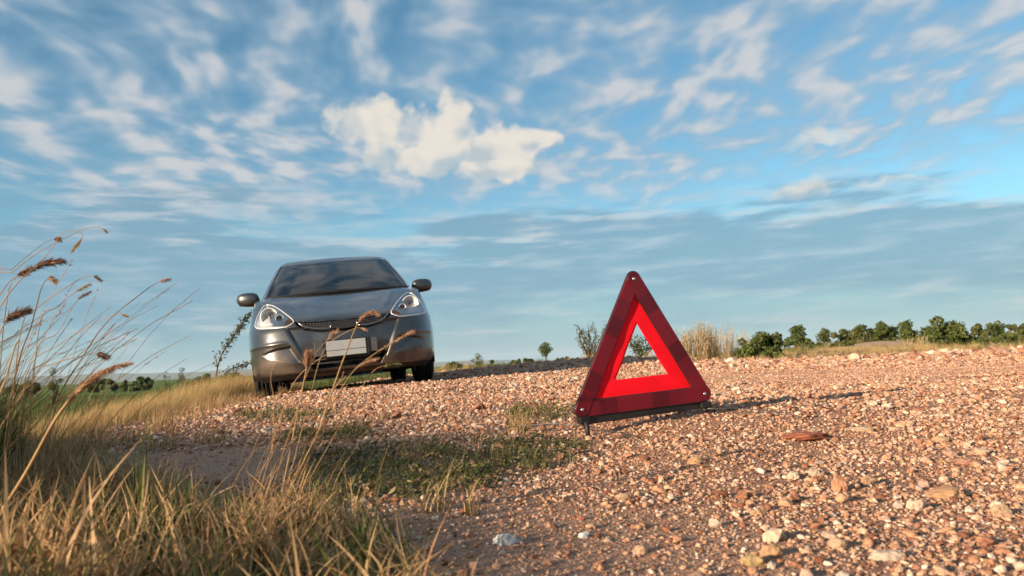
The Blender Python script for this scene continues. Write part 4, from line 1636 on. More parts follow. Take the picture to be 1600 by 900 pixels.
# grass in the fields: coarse tufts that fade into the soil's own colour far off
src = srcs('tuft', [blade_mesh('tuft', 46, .34, .22, .011, (.16, .03), .5, 3, 110 + k, .5) for k in range(4)], GREEN)
n = 5200
rr = np.exp(rng.uniform(math.log(9), math.log(75), n))
aa = rng.uniform(R(-46), R(8), n)
x, y = rr * np.sin(aa), rr * np.cos(aa)
k = (road_mask(x, y) < .05) & (ground_z(x, y) < -.16)
scatter_grass('field_grass', src, x[k], y[k], .5, 1.5, 'green field grass beyond the road on the left')
src2 = srcs('tuft', [blade_mesh('tuft', 46, .42, .25, .012, (.16, .03), .45, 3, 130 + k, .5) for k in range(4)], STRAW)
n = 2600
rr = np.exp(rng.uniform(math.log(12), math.log(60), n))
aa = rng.uniform(R(-6), R(44), n)
x, y = rr * np.sin(aa), rr * np.cos(aa)
pth = (np.abs((y - 25) - (x - 9.4) * 1.33) < 2.6) & (y > 20) & (y < 44)
k = (road_mask(x, y) < .05) & ~pth & (y > far_edge(x) + .3)
dryk = k & (fbm(x * .22, y * .22, 3, 77) + .18 * (rr < 22) > .52)
fs = np.interp(rr, [12, 18, 28, 45], [.22, .32, .55, .9]) * np.where(x < 3.5, 1.25, 1.0)
scatter_grass('far_dry_grass', src2, x[dryk], y[dryk], .5 * fs[dryk], 1.2 * fs[dryk], 'dry yellow grass beyond the far road edge')
gk = k & ~dryk
src = srcs('tuft', [blade_mesh('tuft', 46, .36, .25, .012, (.16, .03), .45, 3, 150 + k, .5) for k in range(4)], GREEN)
scatter_grass('far_green_grass', src, x[gk], y[gk], .5 * fs[gk], 1.3 * fs[gk], 'green grass and weeds beyond the far road edge on the right')

# creeping green plants on the gravel, between the dry grass and the triangle


def creeping(name, poly_px, n, label, h=.030, d0=1.6):
    poly = [tuple(drop(a, b, d0)[0][:2]) for a, b in poly_px]
    x, y = poly_points(n, poly, 11, .11)
    s_ = srcs('sprig', [leafy_mesh('sprig', 26, .019, .050, h, 170 + k) for k in range(3)] + [blade_mesh('sprig', 20, .050, .045, .0030, (.2, .05), 1.1, 4, 180 + k, .5) for k in range(4)], CREEP)
    return scatter_grass(name, s_, x, y, .55, 1.15, label, .2)


creeping('creeping_plants', [(470, 752), (500, 712), (640, 704), (780, 694), (870, 698), (890, 712), (850, 738), (760, 752), (650, 790), (560, 790), (490, 800)], 270,
         'low green creeping plants spread across the soil left of the triangle')
creeping('creeping_plants', [(440, 688), (470, 670), (560, 668), (570, 682), (510, 692)], 70, 'small patch of green creepers behind the larger patch', .03, 2.2)
creeping('creeping_plants', [(375, 660), (390, 648), (450, 645), (520, 650), (470, 662)], 60, 'thin green creepers on the gravel in front of the car', .03, 3.0)
creeping('creeping_plants', [(790, 648), (820, 640), (890, 642), (885, 655), (810, 662)], 60, 'brownish weeds beside the left foot of the triangle', .03, 2.6)


def tuft_thing(px_, py_, d0, n, h, spread, width, mat, label, lean=(.2, .0), curl=.5, seed=5):
    p, d = drop(px_, py_, d0)
    o = put('grass_tuft', blade_mesh('grass_tuft', n, h, spread, width, lean, curl, 6, seed, .6), mat)
    o.location = (p[0], p[1], p[2] - .004)
    tag(o, label, 'grass', 'single grass tufts on the gravel')
    return o


tuft_thing(812, 676, 2.2, 120, .105, .040, .0028, STRAW, 'reddish dry tuft just left of the triangle', seed=201, curl=.8)
tuft_thing(672, 800, 1.30, 26, .085, .020, .0030, STRAW, 'straw tuft at the near edge of the green creepers', seed=202)
tuft_thing(690, 798, 1.30, 20, .100, .014, .0028, STRAW, 'upright straw tuft right of its twin by the creepers', seed=203, curl=.3)
tuft_thing(738, 806, 1.25, 18, .070, .012, .0026, MIXED, 'thin dark dry tuft on the soil below the creepers', seed=204, curl=.35)
tuft_thing(632, 722, 1.75, 10, .10, .010, .0020, STRAW, 'few straw blades rising from the middle of the creepers', seed=205, curl=.25)
tuft_thing(600, 655, 2.6, 26, .06, .03, .0030, MIXED, 'tiny tuft alone on the gravel before the car', seed=206, curl=.8)
tuft_thing(215, 850, 1.02, 12, .20, .010, .0050, GREEN, 'fresh green blades standing above the dry foreground grass', seed=207, curl=.15, lean=(.05, 0))

# ------------------------------------------------------------------ tall stalks with seed heads


def head_mesh(path, r0, n, blen, seed, droop=.3, taper=True):
    """bristly spike along a path"""
    r_ = random.Random(seed)
    V, Fc, tn = [], [], []
    P = [Vector(p) for p in path]
    for _ in range(n):
        t = r_.random() * (len(P) - 1.001)
        i = int(t)
        c = P[i].lerp(P[i + 1], t - i)
        ax = (P[i + 1] - P[i]).normalized()
        rd = Vector((r_.gauss(0, 1), r_.gauss(0, 1), r_.gauss(0, 1)))
        rd = (rd - ax * rd.dot(ax)).normalized()
        u = t / (len(P) - 1)
        k = (math.sin(math.pi * min(1, u * .85 + .12)) ** .6) if taper else 1
        d = (ax * r_.uniform(.6, 1.4) + rd * r_.uniform(.3, 1.0) - Vector((0, 0, droop * r_.random()))).normalized()
        L_ = blen * r_.uniform(.5, 1.2) * (.5 + .5 * k)
        s = d.cross(rd).normalized() * L_ * .10
        c = c + rd * r0 * k * r_.uniform(.2, 1)
        o = len(V)
        V += [c - s, c + s, c + d * L_]
        tn += [r_.random()] * 3
        Fc.append((o, o + 1, o + 2))
    me = mesh_from('seed_head', V, np.array(Fc))
    at_ = me.attributes.new('tone', 'FLOAT', 'POINT')
    at_.data.foreach_set('value', np.array(tn, np.float32))
    return me


STEM = leaf_mat('stem_straw', [(0, (.24, .145, .06)), (1, (.46, .30, .145))], .2)


def stalk(pix, d, label, head=None, thick=.0016, hr=.006, hn=160, hb=.012, headmat=None, dvar=.0, seed=1, root_px=None, droop=.3, group='tall grass stalks', stem_mat=None):
    """a stalk whose stem and seed head follow a bent line in the air at depth d; the root stands on the ground"""
    n = len(pix)
    dd = [d + dvar * (i / (n - 1) - .5) for i in range(n)]
    pts = [at(a, b, q) for (a, b), q in zip(pix, dd)]
    base, _ = drop(*(root_px or (pix[0][0] - 12, pix[0][1] + 120)), dd[0])
    # root straight below the lowest seen point, at that point's own distance
    b0 = pts[0] + (pts[0] - pts[1]) * .0
    g = np.array([b0[0] - .02, b0[1], 0])
    g[2] = float(ground_z(g[:1], g[1:2])[0])
    if root_px:
        g = np.array([at(*root_px, dd[0])[0], b0[1], 0])
        g[2] = float(ground_z(g[:1], g[1:2])[0])
    r_o = empty('grass_stalk', tuple(g))
    tag(r_o, label, 'grass stalk', group)
    line = catmull([g - [0, 0, .01]] + pts, 26) - g
    b = MB()
    b.tube(line, [thick * (1 - .65 * t) for t in np.linspace(0, 1, 26)], 5)
    b.build('stem', stem_mat or STEM, r_o, True)
    if head:
        h0 = int(26 * (1 - head))
        hp = line[h0:]
        me = head_mesh(hp, hr, hn, hb, seed, droop)
        put('seed_head', me, headmat or PINK, r_o)
    return r_o


# in front of the car
stalk([(432, 745), (465, 637), (474, 600), (494, 553), (512, 530), (528, 516)], 1.12, 'slender green yellow stalk curving right in front of the number plate', .22, .0012, .0016, 60, .010, seed=11)
stalk([(470, 760), (523, 600), (540, 553), (552, 521), (564, 498), (581, 488), (592, 492)], 1.12, 'stalk with thick pink bristly spike nodding before the grille', .34, .0016, .0028, 420, .007, seed=12)
stalk([(455, 770), (500, 640), (535, 594), (581, 556), (633, 524), (647, 518)], 1.14, 'long stalk slanting right across the bumper, pink spike at its end', .34, .0015, .0020, 320, .007, seed=13)
stalk([(450, 775), (510, 650), (546, 588), (569, 568), (592, 560)], 1.10, 'shorter stalk with pink spike lying low before the bumper', .30, .0015, .0020, 260, .007, seed=14)
stalk([(440, 770), (462, 660), (474, 600), (479, 575), (482, 552)], 1.10, 'upright stalk topped by a fuzzy pink brush before the left wheel', .20, .0014, .0045, 420, .012, seed=15, droop=0)
stalk([(420, 780), (428, 640), (423, 590), (432, 566), (450, 560)], 1.16, 'very thin dry stalk standing before the left front wheel', None, .0008)
stalk([(446, 770), (480, 640), (506, 548), (552, 514), (573, 516)], 1.15, 'thin arching stalk ending over the middle of the grille', .12, .0009, .001, 40, .008, seed=17)
stalk([(470, 775), (540, 650), (578, 586), (601, 571), (624, 568)], 1.15, 'fine green sprig with whiskers low before the right wheel', .25, .0008, .001, 60, .012, CREEP, seed=18)
stalk([(400, 790), (430, 680), (458, 600), (500, 560), (530, 548)], 1.2, 'thin pale stalk bowing across the lower bumper', None, .0009)
# left edge
LEFT = [
    ([(15, 640), (31, 558), (47, 514), (58, 474), (65, 449), (76, 435), (88, 441)], 1.25, 'straight left edge stalk with a small drooping curl at its tip', .16, .0016, .003, 120, .010, PINK),
    ([(85, 640), (131, 555), (168, 502), (218, 461), (243, 443), (265, 436)], 1.35, 'longest single stalk reaching right, curled tip against the sky', .14, .0014, .0022, 130, .008, PINK),
    ([(-20, 520), (0, 480), (19, 452), (45, 425), (70, 412), (100, 408)], 1.25, 'stalk with the largest dark plume at the left edge', .30, .0014, .0036, 340, .013, BROWN),
    ([(-25, 520), (-5, 470), (15, 440), (35, 427), (55, 418)], 1.30, 'stalk with a ragged brown plume just left of the largest plume', .28, .0013, .0034, 220, .012, BROWN),
    ([(-10, 460), (20, 425), (62, 393), (103, 371), (134, 357), (155, 355), (166, 362)], 1.4, 'uppermost stalk at the left, its bare tip arching over', .10, .0011, .0014, 60, .008, PINK),
    ([(10, 470), (45, 430), (80, 390), (97, 365), (118, 360), (129, 370), (112, 393)], 1.42, 'stalk under the uppermost arch, tip hanging back down', .14, .0010, .0022, 110, .010, STRAW),
    ([(-10, 455), (20, 420), (55, 390), (78, 375), (93, 374)], 1.45, 'thin stalk with a small red brown tip near the top', .14, .0009, .0035, 120, .010, BROWN),
    ([(30, 530), (60, 480), (118, 440), (137, 432), (148, 432), (159, 439)], 1.35, 'stalk with a brown hooked tip below the largest plume', .22, .0011, .0018, 120, .008, BROWN),
    ([(60, 520), (90, 480), (120, 455), (142, 443)], 1.4, 'slim stalk with pale narrow head in the middle of the left grass', .30, .0009, .0018, 100, .009, STRAW),
    ([(55, 560), (90, 520), (120, 470), (141, 456)], 1.45, 'slim stalk with brown narrow head right of the left grass', .24, .0009, .0020, 100, .009, BROWN),
    ([(40, 590), (90, 540), (150, 505), (180, 491), (200, 494)], 1.38, 'stalk with a drooping hooked tip halfway up the left grass', .12, .0010, .0014, 70, .008, PINK),
    ([(40, 600), (80, 570), (130, 556), (150, 553), (168, 558)], 1.3, 'low stalk with a dark feathery head lying sideways', .20, .0010, .0034, 160, .013, BROWN),
    ([(-15, 830), (40, 740), (90, 650), (128, 606), (165, 580), (206, 567)], .92, 'thick pale reed with a long fuzzy spike, nearest at the left', .46, .0030, .0034, 760, .008, PINK),
    ([(-10, 560), (0, 520), (12, 500), (30, 490), (46, 484)], 1.2, 'dark leafy head at the very left edge', .5, .0013, .0050, 260, .014, BROWN),
    ([(-5, 640), (10, 590), (22, 545), (30, 530)], 1.2, 'stiff brown stem standing at the left edge', None, .0022, 0, 0, 0, None),
    ([(20, 640), (50, 600), (100, 560), (140, 540), (175, 508)], 1.3, 'bent bare stem crossing the left grass', None, .0010, 0, 0, 0, None),
]
for k, (pix, d, lb, hd, th, hr, hn, hb, hm) in enumerate(LEFT):
    stalk(pix, d, lb, hd, th, hr, hn, hb, hm, seed=40 + k, group='tall grass stalks at the left edge')


def stem_spray(name, label, x_rng, y_rng, n, h, lean, seed, mat=None, heads=True, r=.0009):
    """a clump of many thin tall stems"""
    r_ = random.Random(seed)
    cx, cy = sum(x_rng) / 2, sum(y_rng) / 2
    cz = float(ground_z(np.array([cx]), np.array([cy]))[0])
    o = empty(name, (cx, cy, cz))
    tag(o, label, 'grass')
    b = MB()
    hv, hf, ht = [], [], []
    for k in range(n):
        x, y = r_.uniform(*x_rng), r_.uniform(*y_rng)
        z = float(ground_z(np.array([x]), np.array([y]))[0])
        hh = h * r_.uniform(.45, 1.0)
        lx, ly = lean[0] * r_.uniform(.4, 1.5), lean[1] * r_.uniform(-1, 1.5) + r_.gauss(0, .06)
        pts = [(x - cx + hh * lx * t ** 1.7, y - cy + hh * ly * t ** 1.7, z - cz - .01 + hh * (t - .22 * lx * t ** 3)) for t in np.linspace(0, 1, 8)]
        b.tube(pts, [r * (1 - .7 * t) for t in np.linspace(0, 1, 8)], 3, False)
        if heads and r_.random() < .5:
            me_pts = [Vector(p) for p in pts[-2:]]
            for _ in range(26):
                c = me_pts[0].lerp(me_pts[1], r_.random())
                d = ((me_pts[1] - me_pts[0]).normalized() + Vector((r_.gauss(0, .5), r_.gauss(0, .5), r_.gauss(-.1, .5)))).normalized() * .007
                s = d.cross(Vector((r_.gauss(0, 1), r_.gauss(0, 1), r_.gauss(0, 1)))).normalized() * .0007
                q = len(hv)
                hv += [c - s, c + s, c + d]
                ht += [r_.random()] * 3
                hf.append((q, q + 1, q + 2))
    b.build('stem', mat or STEM, o)['kind'] = 'stuff'
    if hv:
        me = mesh_from('seed_head', hv, np.array(hf))
        at_ = me.attributes.new('tone', 'FLOAT', 'POINT')
        at_.data.foreach_set('value', np.array(ht, np.float32))
        put('seed_head', me, PINK, o)['kind'] = 'stuff'
    return o


stem_spray('tall_grass', 'wispy clump of tall dry stems fanning right at the left edge', (-1.55, -.98), (1.15, 1.75), 70, .52, (.62, .1), 61)
stem_spray('tall_grass', 'thicker pale dry stems crowded at the left edge', (-1.3, -.85), (1.0, 1.5), 46, .46, (.55, .1), 65, r=.0014)
stem_spray('tall_grass', 'thin dry stems rising behind the shaded grass on the left', (-2.4, -1.5), (1.9, 2.9), 60, .52, (.5, .1), 62)
stem_spray('tall_grass', 'loose spray of thin stems leaning before the car', (-.47, -.30), (1.05, 1.30), 26, .26, (.60, .05), 63, r=.0007)
stem_spray('tall_grass', 'short dry stems bristling over the lower left corner', (-.75, -.2), (.75, 1.15), 60, .16, (.5, .0), 64, r=.0008, heads=False)


# ------------------------------------------------------------------ bushes and trees
LEAF_A = leaf_mat('tree_leaf', [(0, (.030, .050, .012)), (.5, (.070, .100, .024)), (1, (.15, .165, .042))], .32, use='tone')
LEAF_B = leaf_mat('olive_leaf', [(0, (.040, .050, .014)), (.5, (.085, .098, .026)), (1, (.16, .155, .045))], .28, use='tone')
BARK = simple('bark', (.085, .058, .040), .9, var=.4, scale=12)


def crown_mesh(blobs, n, leaf, seed, fill=.55):
    """leaf faces spread through clumps; blobs = [(x, y, z, r)]"""
    r_ = np.random.default_rng(seed)
    w = np.array([b[3] ** 2 for b in blobs])
    ids = r_.choice(len(blobs), n, p=w / w.sum())
    B = np.array(blobs)[ids]
    d = r_.normal(size=(n, 3))
    d /= np.linalg.norm(d, axis=1)[:, None]
    rad = B[:, 3] * (fill + (1 - fill) * r_.random(n) ** .5) * (1 + .22 * np.sin(d[:, 0] * 5 + ids) * np.sin(d[:, 2] * 6 + ids * 2.0))
    c = B[:, :3] + d * rad[:, None] * np.array([1, 1, .85])
    nrm = d + r_.normal(size=(n, 3)) * .7
    nrm /= np.linalg.norm(nrm, axis=1)[:, None]
    t = np.cross(nrm, r_.normal(size=(n, 3)))
    t /= np.linalg.norm(t, axis=1)[:, None]
    s = np.cross(nrm, t)
    L_ = leaf * r_.uniform(.6, 1.4, n)[:, None]
    V = np.stack([c - t * L_ * .5, c + s * L_ * .28, c + t * L_ * .5, c - s * L_ * .28], 1).reshape(-1, 3)
    me = mesh_from('crown', V, np.arange(4 * n).reshape(n, 4))
    at_ = me.attributes.new('tone', 'FLOAT', 'POINT')
    clump = r_.random(len(blobs))[ids]
    at_.data.foreach_set('value', np.repeat(np.clip(.25 + .3 * clump + .45 * r_.random(n), 0, 1), 4).astype(np.float32))
    return me


def tree(px_, base_py, top_py, width_px, d, label, mat, seed, nblob=9, n=1700, shape='round', leaf=None, name='tree', cat='tree', group=None, trunk=.25, low=.0):
    """a tree whose foot, top and spread are set from where they stand in the view at distance d"""
    g = at(px_, base_py, d)
    gz = float(ground_z(np.array([g[0]]), np.array([g[1]]))[0])
    topz = at(px_, top_py, d)[2]
    H = max(topz - gz, .3)
    Wd = width_px * d / FPX * (1.18 if shape == 'bush' else 1.0)
    nblob = int(nblob * 1.4)
    r_ = random.Random(seed)
    o = empty(name, (g[0], g[1], gz - .02))
    tag(o, label, cat, group)
    blobs = []
    c0 = H * (trunk + (1 - trunk) * .5)
    for k in range(nblob):
        a, u = r_.uniform(0, 6.283), r_.uniform(-1, 1)
        rr = Wd * .5 * (1 - .45 * u * u) * math.sqrt(r_.random()) * .72
        rz = H * (1 - trunk) * .5
        br = min(Wd, H) * r_.uniform(.12, .25)
        z = min(c0 + u * rz * .72, H - br * .9)
        if shape == 'bush':
            z = r_.uniform(.15, .8) * H * (1 - .5 * (rr / (Wd * .5)) ** 2)
            z = min(z, H - br)
        blobs.append((rr * math.cos(a), rr * math.sin(a), max(z, br * .4 + low), br))
    blobs.append((r_.uniform(-.1, .1) * Wd, 0, H - min(Wd, H) * .2, min(Wd, H) * .2))
    me = crown_mesh(blobs, n, leaf or (Wd * .075), seed)
    put('crown', me, mat, o)
    b = MB()
    b.tube([(0, 0, 0), (r_.uniform(-.03, .03) * H, 0, H * .3), (r_.uniform(-.06, .06) * H, 0, H * .62)], [H * .035, H * .026, H * .012], 7)
    b.build('trunk', BARK, o, True)
    for k in range(4):
        q = blobs[k]
        l = MB()
        l.tube([(0, 0, H * r_.uniform(.15, .32)), (q[0] * .5, q[1] * .5, q[2] * .65), q[:3]], [H * .018, H * .012, H * .005], 5)
        l.build('limb', BARK, o, True)
    return o


RG = 'trees along the rise on the right'
tree(1249, 547, 506, 48, 46, 'dark rounded tree at the left end of the right hand row', LEAF_A, 1, shape='bush', nblob=12, group=RG, trunk=.1)
tree(1289, 543, 511, 27, 52, 'small dark tree second from the left in the right hand row', LEAF_A, 2, shape='bush', nblob=9, group=RG, trunk=.1)
tree(1320, 541, 512, 46, 54, 'low olive bush between the small dark tree and the long grove', LEAF_B, 3, shape='bush', nblob=10, group=RG, trunk=.05)
tree(1352, 539, 504, 46, 52, 'left crown of the long grove on the rise', LEAF_B, 4, shape='bush', nblob=10, group=RG, trunk=.1)
tree(1384, 538, 500, 58, 52, 'widest dome in the long grove on the rise', LEAF_A, 5, shape='bush', nblob=14, n=2200, group=RG, trunk=.1)
tree(1420, 534, 498, 44, 50, 'round tree at the right end of the long grove', LEAF_A, 6, shape='bush', nblob=12, group=RG, trunk=.08)
tree(1476, 544, 491, 70, 38, 'largest bushy tree of the row, reaching lowest to the ground', LEAF_A, 7, shape='bush', nblob=18, n=3000, group=RG, trunk=.05)
tree(1503, 535, 501, 26, 39, 'slim crown pressed against the right of the largest tree', LEAF_A, 8, shape='bush', nblob=12, group=RG, trunk=.08)
tree(1452, 532, 506, 22, 42, 'small crown peeking left of the largest tree', LEAF_A, 9, shape='bush', nblob=12, group=RG, trunk=.08)
tree(1529, 529, 504, 36, 62, 'small round tree right of the largest one', LEAF_B, 10, shape='bush', nblob=11, group=RG, trunk=.08)
tree(1557, 527, 500, 36, 62, 'flat topped tree third from the right frame edge', LEAF_A, 11, shape='bush', nblob=12, group=RG, trunk=.08)
tree(1580, 525, 506, 34, 70, 'low bush second from the right frame edge', LEAF_B, 12, shape='bush', nblob=8, group=RG, trunk=.1)
tree(1604, 523, 504, 40, 68, 'bush cut by the right frame edge', LEAF_B, 13, shape='bush', nblob=8, group=RG, trunk=.1)
tree(1270, 549, 534, 60, 44, 'low scrub at the foot of the row\'s left end', LEAF_B, 131, shape='bush', nblob=12, n=1500, name='bush', cat='bush', group=RG, trunk=0)
tree(1440, 541, 524, 50, 40, 'low scrub left of the largest tree', LEAF_B, 132, shape='bush', nblob=12, n=1500, name='bush', cat='bush', group=RG, trunk=0)
tree(1520, 541, 522, 80, 38, 'dark scrub spreading right from the largest tree', LEAF_A, 133, shape='bush', nblob=18, n=2200, name='bush', cat='bush', group=RG, trunk=0)
tree(1585, 538, 520, 80, 42, 'dark scrub before the field at the right frame edge', LEAF_A, 134, shape='bush', nblob=18, n=2200, name='bush', cat='bush', group=RG, trunk=0)
tree(1320, 551, 541, 60, 34, 'low weeds along the near side of the sandy path', LEAF_B, 135, shape='bush', nblob=14, n=1500, name='bush', cat='bush', group=RG, trunk=0)
tree(1188, 560, 516, 104, 15.2, 'broad dark green bush right of the pale dry grass', LEAF_A, 15, shape='bush', nblob=26, n=5200, name='bush', cat='bush', trunk=0, leaf=.07)
tree(853, 562, 533, 28, 62, 'lone rounded tree between the car and the triangle', LEAF_A, 16, nblob=9, n=1700, trunk=.3)
HG = 'bushes on the far bank between car and triangle'
tree(746, 574, 550, 20, 38, 'spiky small bush on the far bank right of the car', LEAF_B, 17, shape='bush', nblob=7, n=900, name='bush', cat='bush', group=HG, trunk=.1)
tree(712, 576, 564, 44, 40, 'low bush on the far bank close to the car', LEAF_A, 18, shape='bush', nblob=10, n=1500, name='bush', cat='bush', group=HG, trunk=.0)
tree(770, 572, 561, 30, 46, 'low bush on the far bank right of the spiky one', LEAF_B, 19, shape='bush', nblob=8, n=1100, name='bush', cat='bush', group=HG, trunk=.0)
tree(815, 570, 560, 60, 50, 'long low hedge bush below and left of the lone tree', LEAF_A, 20, shape='bush', nblob=16, n=2200, name='bush', cat='bush', group=HG, trunk=.0)
tree(880, 567, 558, 66, 50, 'long low hedge bush below and right of the lone tree', LEAF_A, 21, shape='bush', nblob=16, n=2200, name='bush', cat='bush', group=HG, trunk=.0)
tree(940, 563, 552, 40, 48, 'low bush at the foot of the sparse shrub', LEAF_B, 22, shape='bush', nblob=9, n=1300, name='bush', cat='bush', group=HG, trunk=.0)
LG = 'far trees on the left horizon'
tree(284, 594, 573, 20, 85, 'taller tree on the left horizon near the car', LEAF_A, 23, shape='bush', nblob=9, n=900, group=LG, trunk=.1)
tree(259, 593, 579, 12, 90, 'small tree on the left horizon beside the taller one', LEAF_A, 24, shape='bush', nblob=7, n=700, group=LG, trunk=.1)
tree(84, 603, 573, 28, 30, 'rounded bush seen through the tall grass on the left', LEAF_B, 25, nblob=9, n=1300, name='bush', cat='bush', trunk=.15)
for k, (a, b_, t_, w_) in enumerate([(150, 598, 591, 70), (215, 595, 588, 60), (320, 590, 583, 50), (365, 588, 581, 60), (40, 603, 595, 60)]):
    tree(a, b_, t_, w_, 95, ['low dark hedge on the left horizon behind the tall grass', 'low dark hedge on the left horizon left of the small tree', 'low dark hedge on the left horizon right of the taller tree',
                             'low dark hedge on the left horizon beside the car', 'low dark hedge at the far left horizon'][k], LEAF_A, 26 + k, shape='bush', nblob=14, n=1500, name='hedge', cat='hedge', group=LG, trunk=0)


def branchy(px_, base_py, top_py, d, label, seed, n_br=9, spread=.8, leafn=26, lean=0.0, leaf=.05, mat=None, name='shrub'):
    """sparse shrub: bare rising branches with small leaves along them"""
    g = at(px_, base_py, d)
    gz = float(ground_z(np.array([g[0]]), np.array([g[1]]))[0])
    H = at(px_, top_py, d)[2] - gz
    r_ = random.Random(seed)
    o = empty(name, (g[0], g[1], gz - .02))
    tag(o, label, 'shrub')
    LV, LF, LT = [], [], []
    for k in range(n_br):
        a = r_.uniform(0, 6.283)
        sp = spread * r_.uniform(.15, 1.0)
        hh = H * r_.uniform(.5, 1.0)
        e = Vector((math.cos(a) * sp * H + lean * hh, math.sin(a) * sp * H * .6, hh))
        pts = [Vector((0, 0, 0)), e * .35 + Vector((r_.gauss(0, .04) * H, r_.gauss(0, .04) * H, .05 * H)), e * .7 + Vector((r_.gauss(0, .05) * H, 0, .04 * H)), e]
        line = catmull(pts, 12)
        b = MB()
        b.tube(line, [.016 * H * (1 - .8 * t) + .001 for t in np.linspace(0, 1, 12)], 5)
        b.build('branch', BARK, o, True)
        for _ in range(leafn):
            t = r_.uniform(.2, 1) * 10.9
            c = Vector(line[int(t)]).lerp(Vector(line[int(t) + 1]), t - int(t)) + Vector((r_.gauss(0, 1), r_.gauss(0, 1), r_.gauss(0, 1))) * leaf * .8
            dd = Vector((r_.gauss(0, 1), r_.gauss(0, 1), r_.gauss(0, 1))).normalized() * leaf * r_.uniform(.6, 1.3)
            s = dd.cross(Vector((r_.gauss(0, 1), r_.gauss(0, 1), r_.gauss(0, 1)))).normalized() * leaf * .25
            q = len(LV)
            LV += [c - dd * .5, c + s, c + dd * .5, c - s]
            LT += [r_.random()] * 4
            LF.append((q, q + 1, q + 2, q + 3))
    me = mesh_from('leaves', LV, np.array(LF))
    at_ = me.attributes.new('tone', 'FLOAT', 'POINT')
    at_.data.foreach_set('value', np.array(LT, np.float32))
    put('leaves', me, mat or LEAF_B, o)['kind'] = 'stuff'
    return o


branchy(922, 563, 501, 15.0, 'sparse shrub with pale branches just left of the triangle', 71, 13, .62, 60, -.12, .045)
branchy(1004, 560, 512, 15.0, 'sparse shrub seen through the open middle of the triangle', 72, 12, .75, 80, .1, .05, LEAF_A)


def leafy_stem(pix, d, n, leaf, label, seed):
    pts = [at(a, b, d) for a, b in pix]
    g = pts[0].copy()
    g[2] = float(ground_z(g[:1], g[1:2])[0])
    o = empty('shrub', tuple(g))
    tag(o, label, 'shrub')
    line = catmull([g - [0, 0, .02]] + pts[1:], 24) - g
    MB().tube(line, [.011 * (1 - .8 * t) for t in np.linspace(0, 1, 24)], 5).build('branch', BARK, o, True)
    r_ = random.Random(seed)
    LV, LF, LT = [], [], []
    for k in range(n):
        t = r_.uniform(.15, .999) ** .8 * 22.9
        wdt = leaf * (1.5 - .8 * t / 23)
        c = Vector(line[int(t)]).lerp(Vector(line[int(t) + 1]), t - int(t)) + Vector((r_.gauss(0, 1), r_.gauss(0, 1), r_.gauss(0, 1))) * wdt
        dd = Vector((r_.gauss(.3, 1), r_.gauss(0, 1), r_.gauss(.3, 1))).normalized() * leaf * r_.uniform(.8, 1.6)
        s_ = dd.cross(Vector((r_.gauss(0, 1), r_.gauss(0, 1), r_.gauss(0, 1)))).normalized() * leaf * .36
        q = len(LV)
        LV += [c - dd * .5, c + s_, c + dd * .5, c - s_]
        LT += [r_.random()] * 4
        LF.append((q, q + 1, q + 2, q + 3))
    me = mesh_from('leaves', LV, np.array(LF))
    at_ = me.attributes.new('tone', 'FLOAT', 'POINT')
    at_.data.foreach_set('value', np.array(LT, np.float32))
    put('leaves', me, LEAF_B, o)['kind'] = 'stuff'


leafy_stem([(328, 596), (342, 566), (360, 532), (377, 508), (391, 489)], 9.4, 420, .030, 'slender leafy stem leaning right beside the left of the car', 73)
leafy_stem([(334, 600), (352, 584), (372, 574), (392, 566)], 9.2, 170, .026, 'low leafy branch reaching right toward the car', 74)


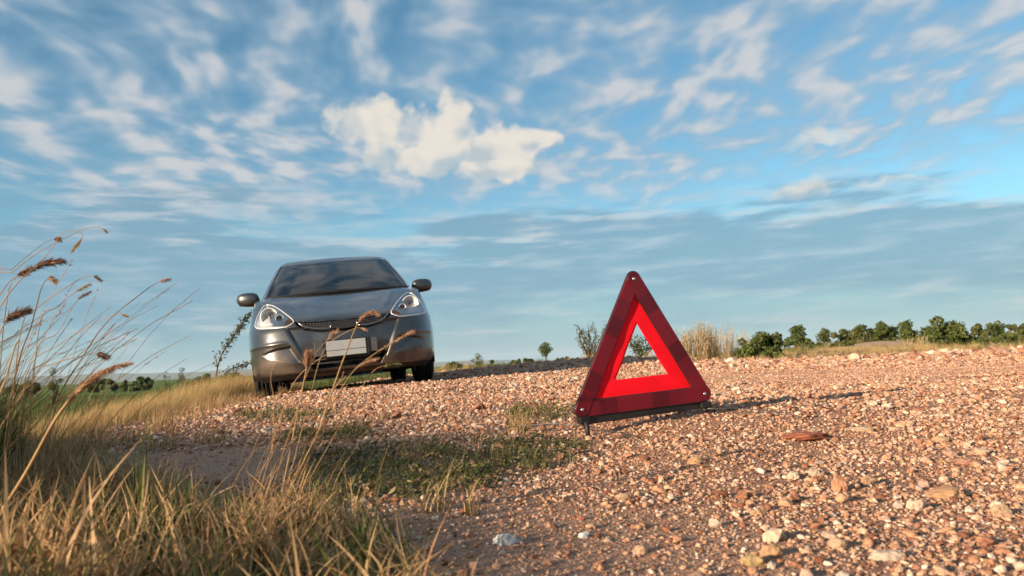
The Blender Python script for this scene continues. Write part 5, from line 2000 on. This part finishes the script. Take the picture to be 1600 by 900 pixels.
# pale feathery grass behind the triangle on the right
def feather(px_, base_py, top_py, w_px, d, n, label, seed):
    g = at(px_, base_py, d)
    gz = float(ground_z(np.array([g[0]]), np.array([g[1]]))[0])
    H = at(px_, top_py, d)[2] - gz
    Wd = w_px * d / FPX
    o = empty('tall_grass', (g[0], g[1], gz - .02))
    tag(o, label, 'grass')
    r_ = random.Random(seed)
    b = MB()
    LV, LF, LT = [], [], []
    for k in range(n):
        x, y = r_.uniform(-.5, .5) * Wd, r_.gauss(0, .3)
        hh = H * r_.uniform(.55, 1.0) * (1 - .35 * (2 * x / Wd) ** 2)
        lx = r_.gauss(.05, .07)
        pts = [(x + lx * hh * t * t, y, hh * t) for t in np.linspace(0, 1, 5)]
        b.tube(pts, [.005 * (1 - .6 * t) for t in np.linspace(0, 1, 5)], 3, False)
        for _ in range(18):
            t = r_.uniform(.0, 1.0)
            c = Vector((x + lx * hh * t * t, y, hh * t))
            dd = Vector((r_.gauss(0, .5), r_.gauss(0, .5), 1.0)).normalized() * r_.uniform(.06, .22) * (1 - .5 * t)
            s = Vector((r_.gauss(0, 1), r_.gauss(0, 1), 0)).normalized() * .006
            q = len(LV)
            LV += [c - s, c + s, c + dd]
            LT += [r_.random() * .8 + .1] * 3
            LF.append((q, q + 1, q + 2))
    b.build('stem', STEM, o)['kind'] = 'stuff'
    me = mesh_from('blade', LV, np.array(LF))
    at_ = me.attributes.new('tone', 'FLOAT', 'POINT')
    at_.data.foreach_set('value', np.array(LT, np.float32))
    put('blade', me, PALE, o)['kind'] = 'stuff'
    return o


PALE = leaf_mat('pale_straw', [(0, (.46, .33, .16)), (1, (.78, .64, .40))], .45, use='tone')
feather(1092, 561, 499, 62, 16.0, 190, 'dense pale feathery grass right behind the triangle', 81)
feather(1140, 560, 503, 66, 17.5, 110, 'thinner pale feathery grass left of the broad green bush', 82)
feather(1435, 545, 522, 26, 30.0, 50, 'dry tall grass left of the largest bushy tree', 83)
feather(1552, 546, 530, 10, 30.0, 26, 'lone dry grass spike before the field at the far right', 84)

def build_haze():
    # far hills on the left horizon
    V, Fc = [], []
    n = 90
    for i in range(n):
        a = R(-75 + 75 * i / (n - 1))
        h = 22 + 60 * fbm(np.array([i * .13]), np.array([.5]), 4, 3)[0] * math.sin(math.pi * i / (n - 1)) ** .7
        for r_, z in ((5200, -6), (5600, h), (6100, h * 1.05), (6400, -6)):
            V.append((r_ * math.sin(a), r_ * math.cos(a), z))
    for i in range(n - 1):
        for k in range(3):
            Fc.append((i * 4 + k, i * 4 + 4 + k, i * 4 + 5 + k, i * 4 + 1 + k))
    o = put('hills', mesh_from('hills', V, Fc, True), simple('hill_woods', (.05, .075, .03), .9, var=.4, scale=.01))
    tag(o, 'low blue hills on the far left horizon', kind='structure')
    m = bpy.data.materials.new('haze_air')
    m.use_nodes = True
    N = NT(m.node_tree)
    N.n.clear()
    out = N.node('ShaderNodeOutputMaterial')
    pv = N.node('ShaderNodeVolumePrincipled')
    pv.inputs['Color'].default_value = (.70, .86, 1.0, 1)
    pv.inputs['Density'].default_value = 0.0001
    pv.inputs['Anisotropy'].default_value = 0.0
    N.l.new(pv.outputs[0], out.inputs['Volume'])
    b = bmesh.new()
    bm_box(b, (0, 0, 40), (15000, 15000, 100))
    o = from_bm('haze', b, m)
    tag(o, 'thin blue haze in the air', kind='stuff')


build_haze()
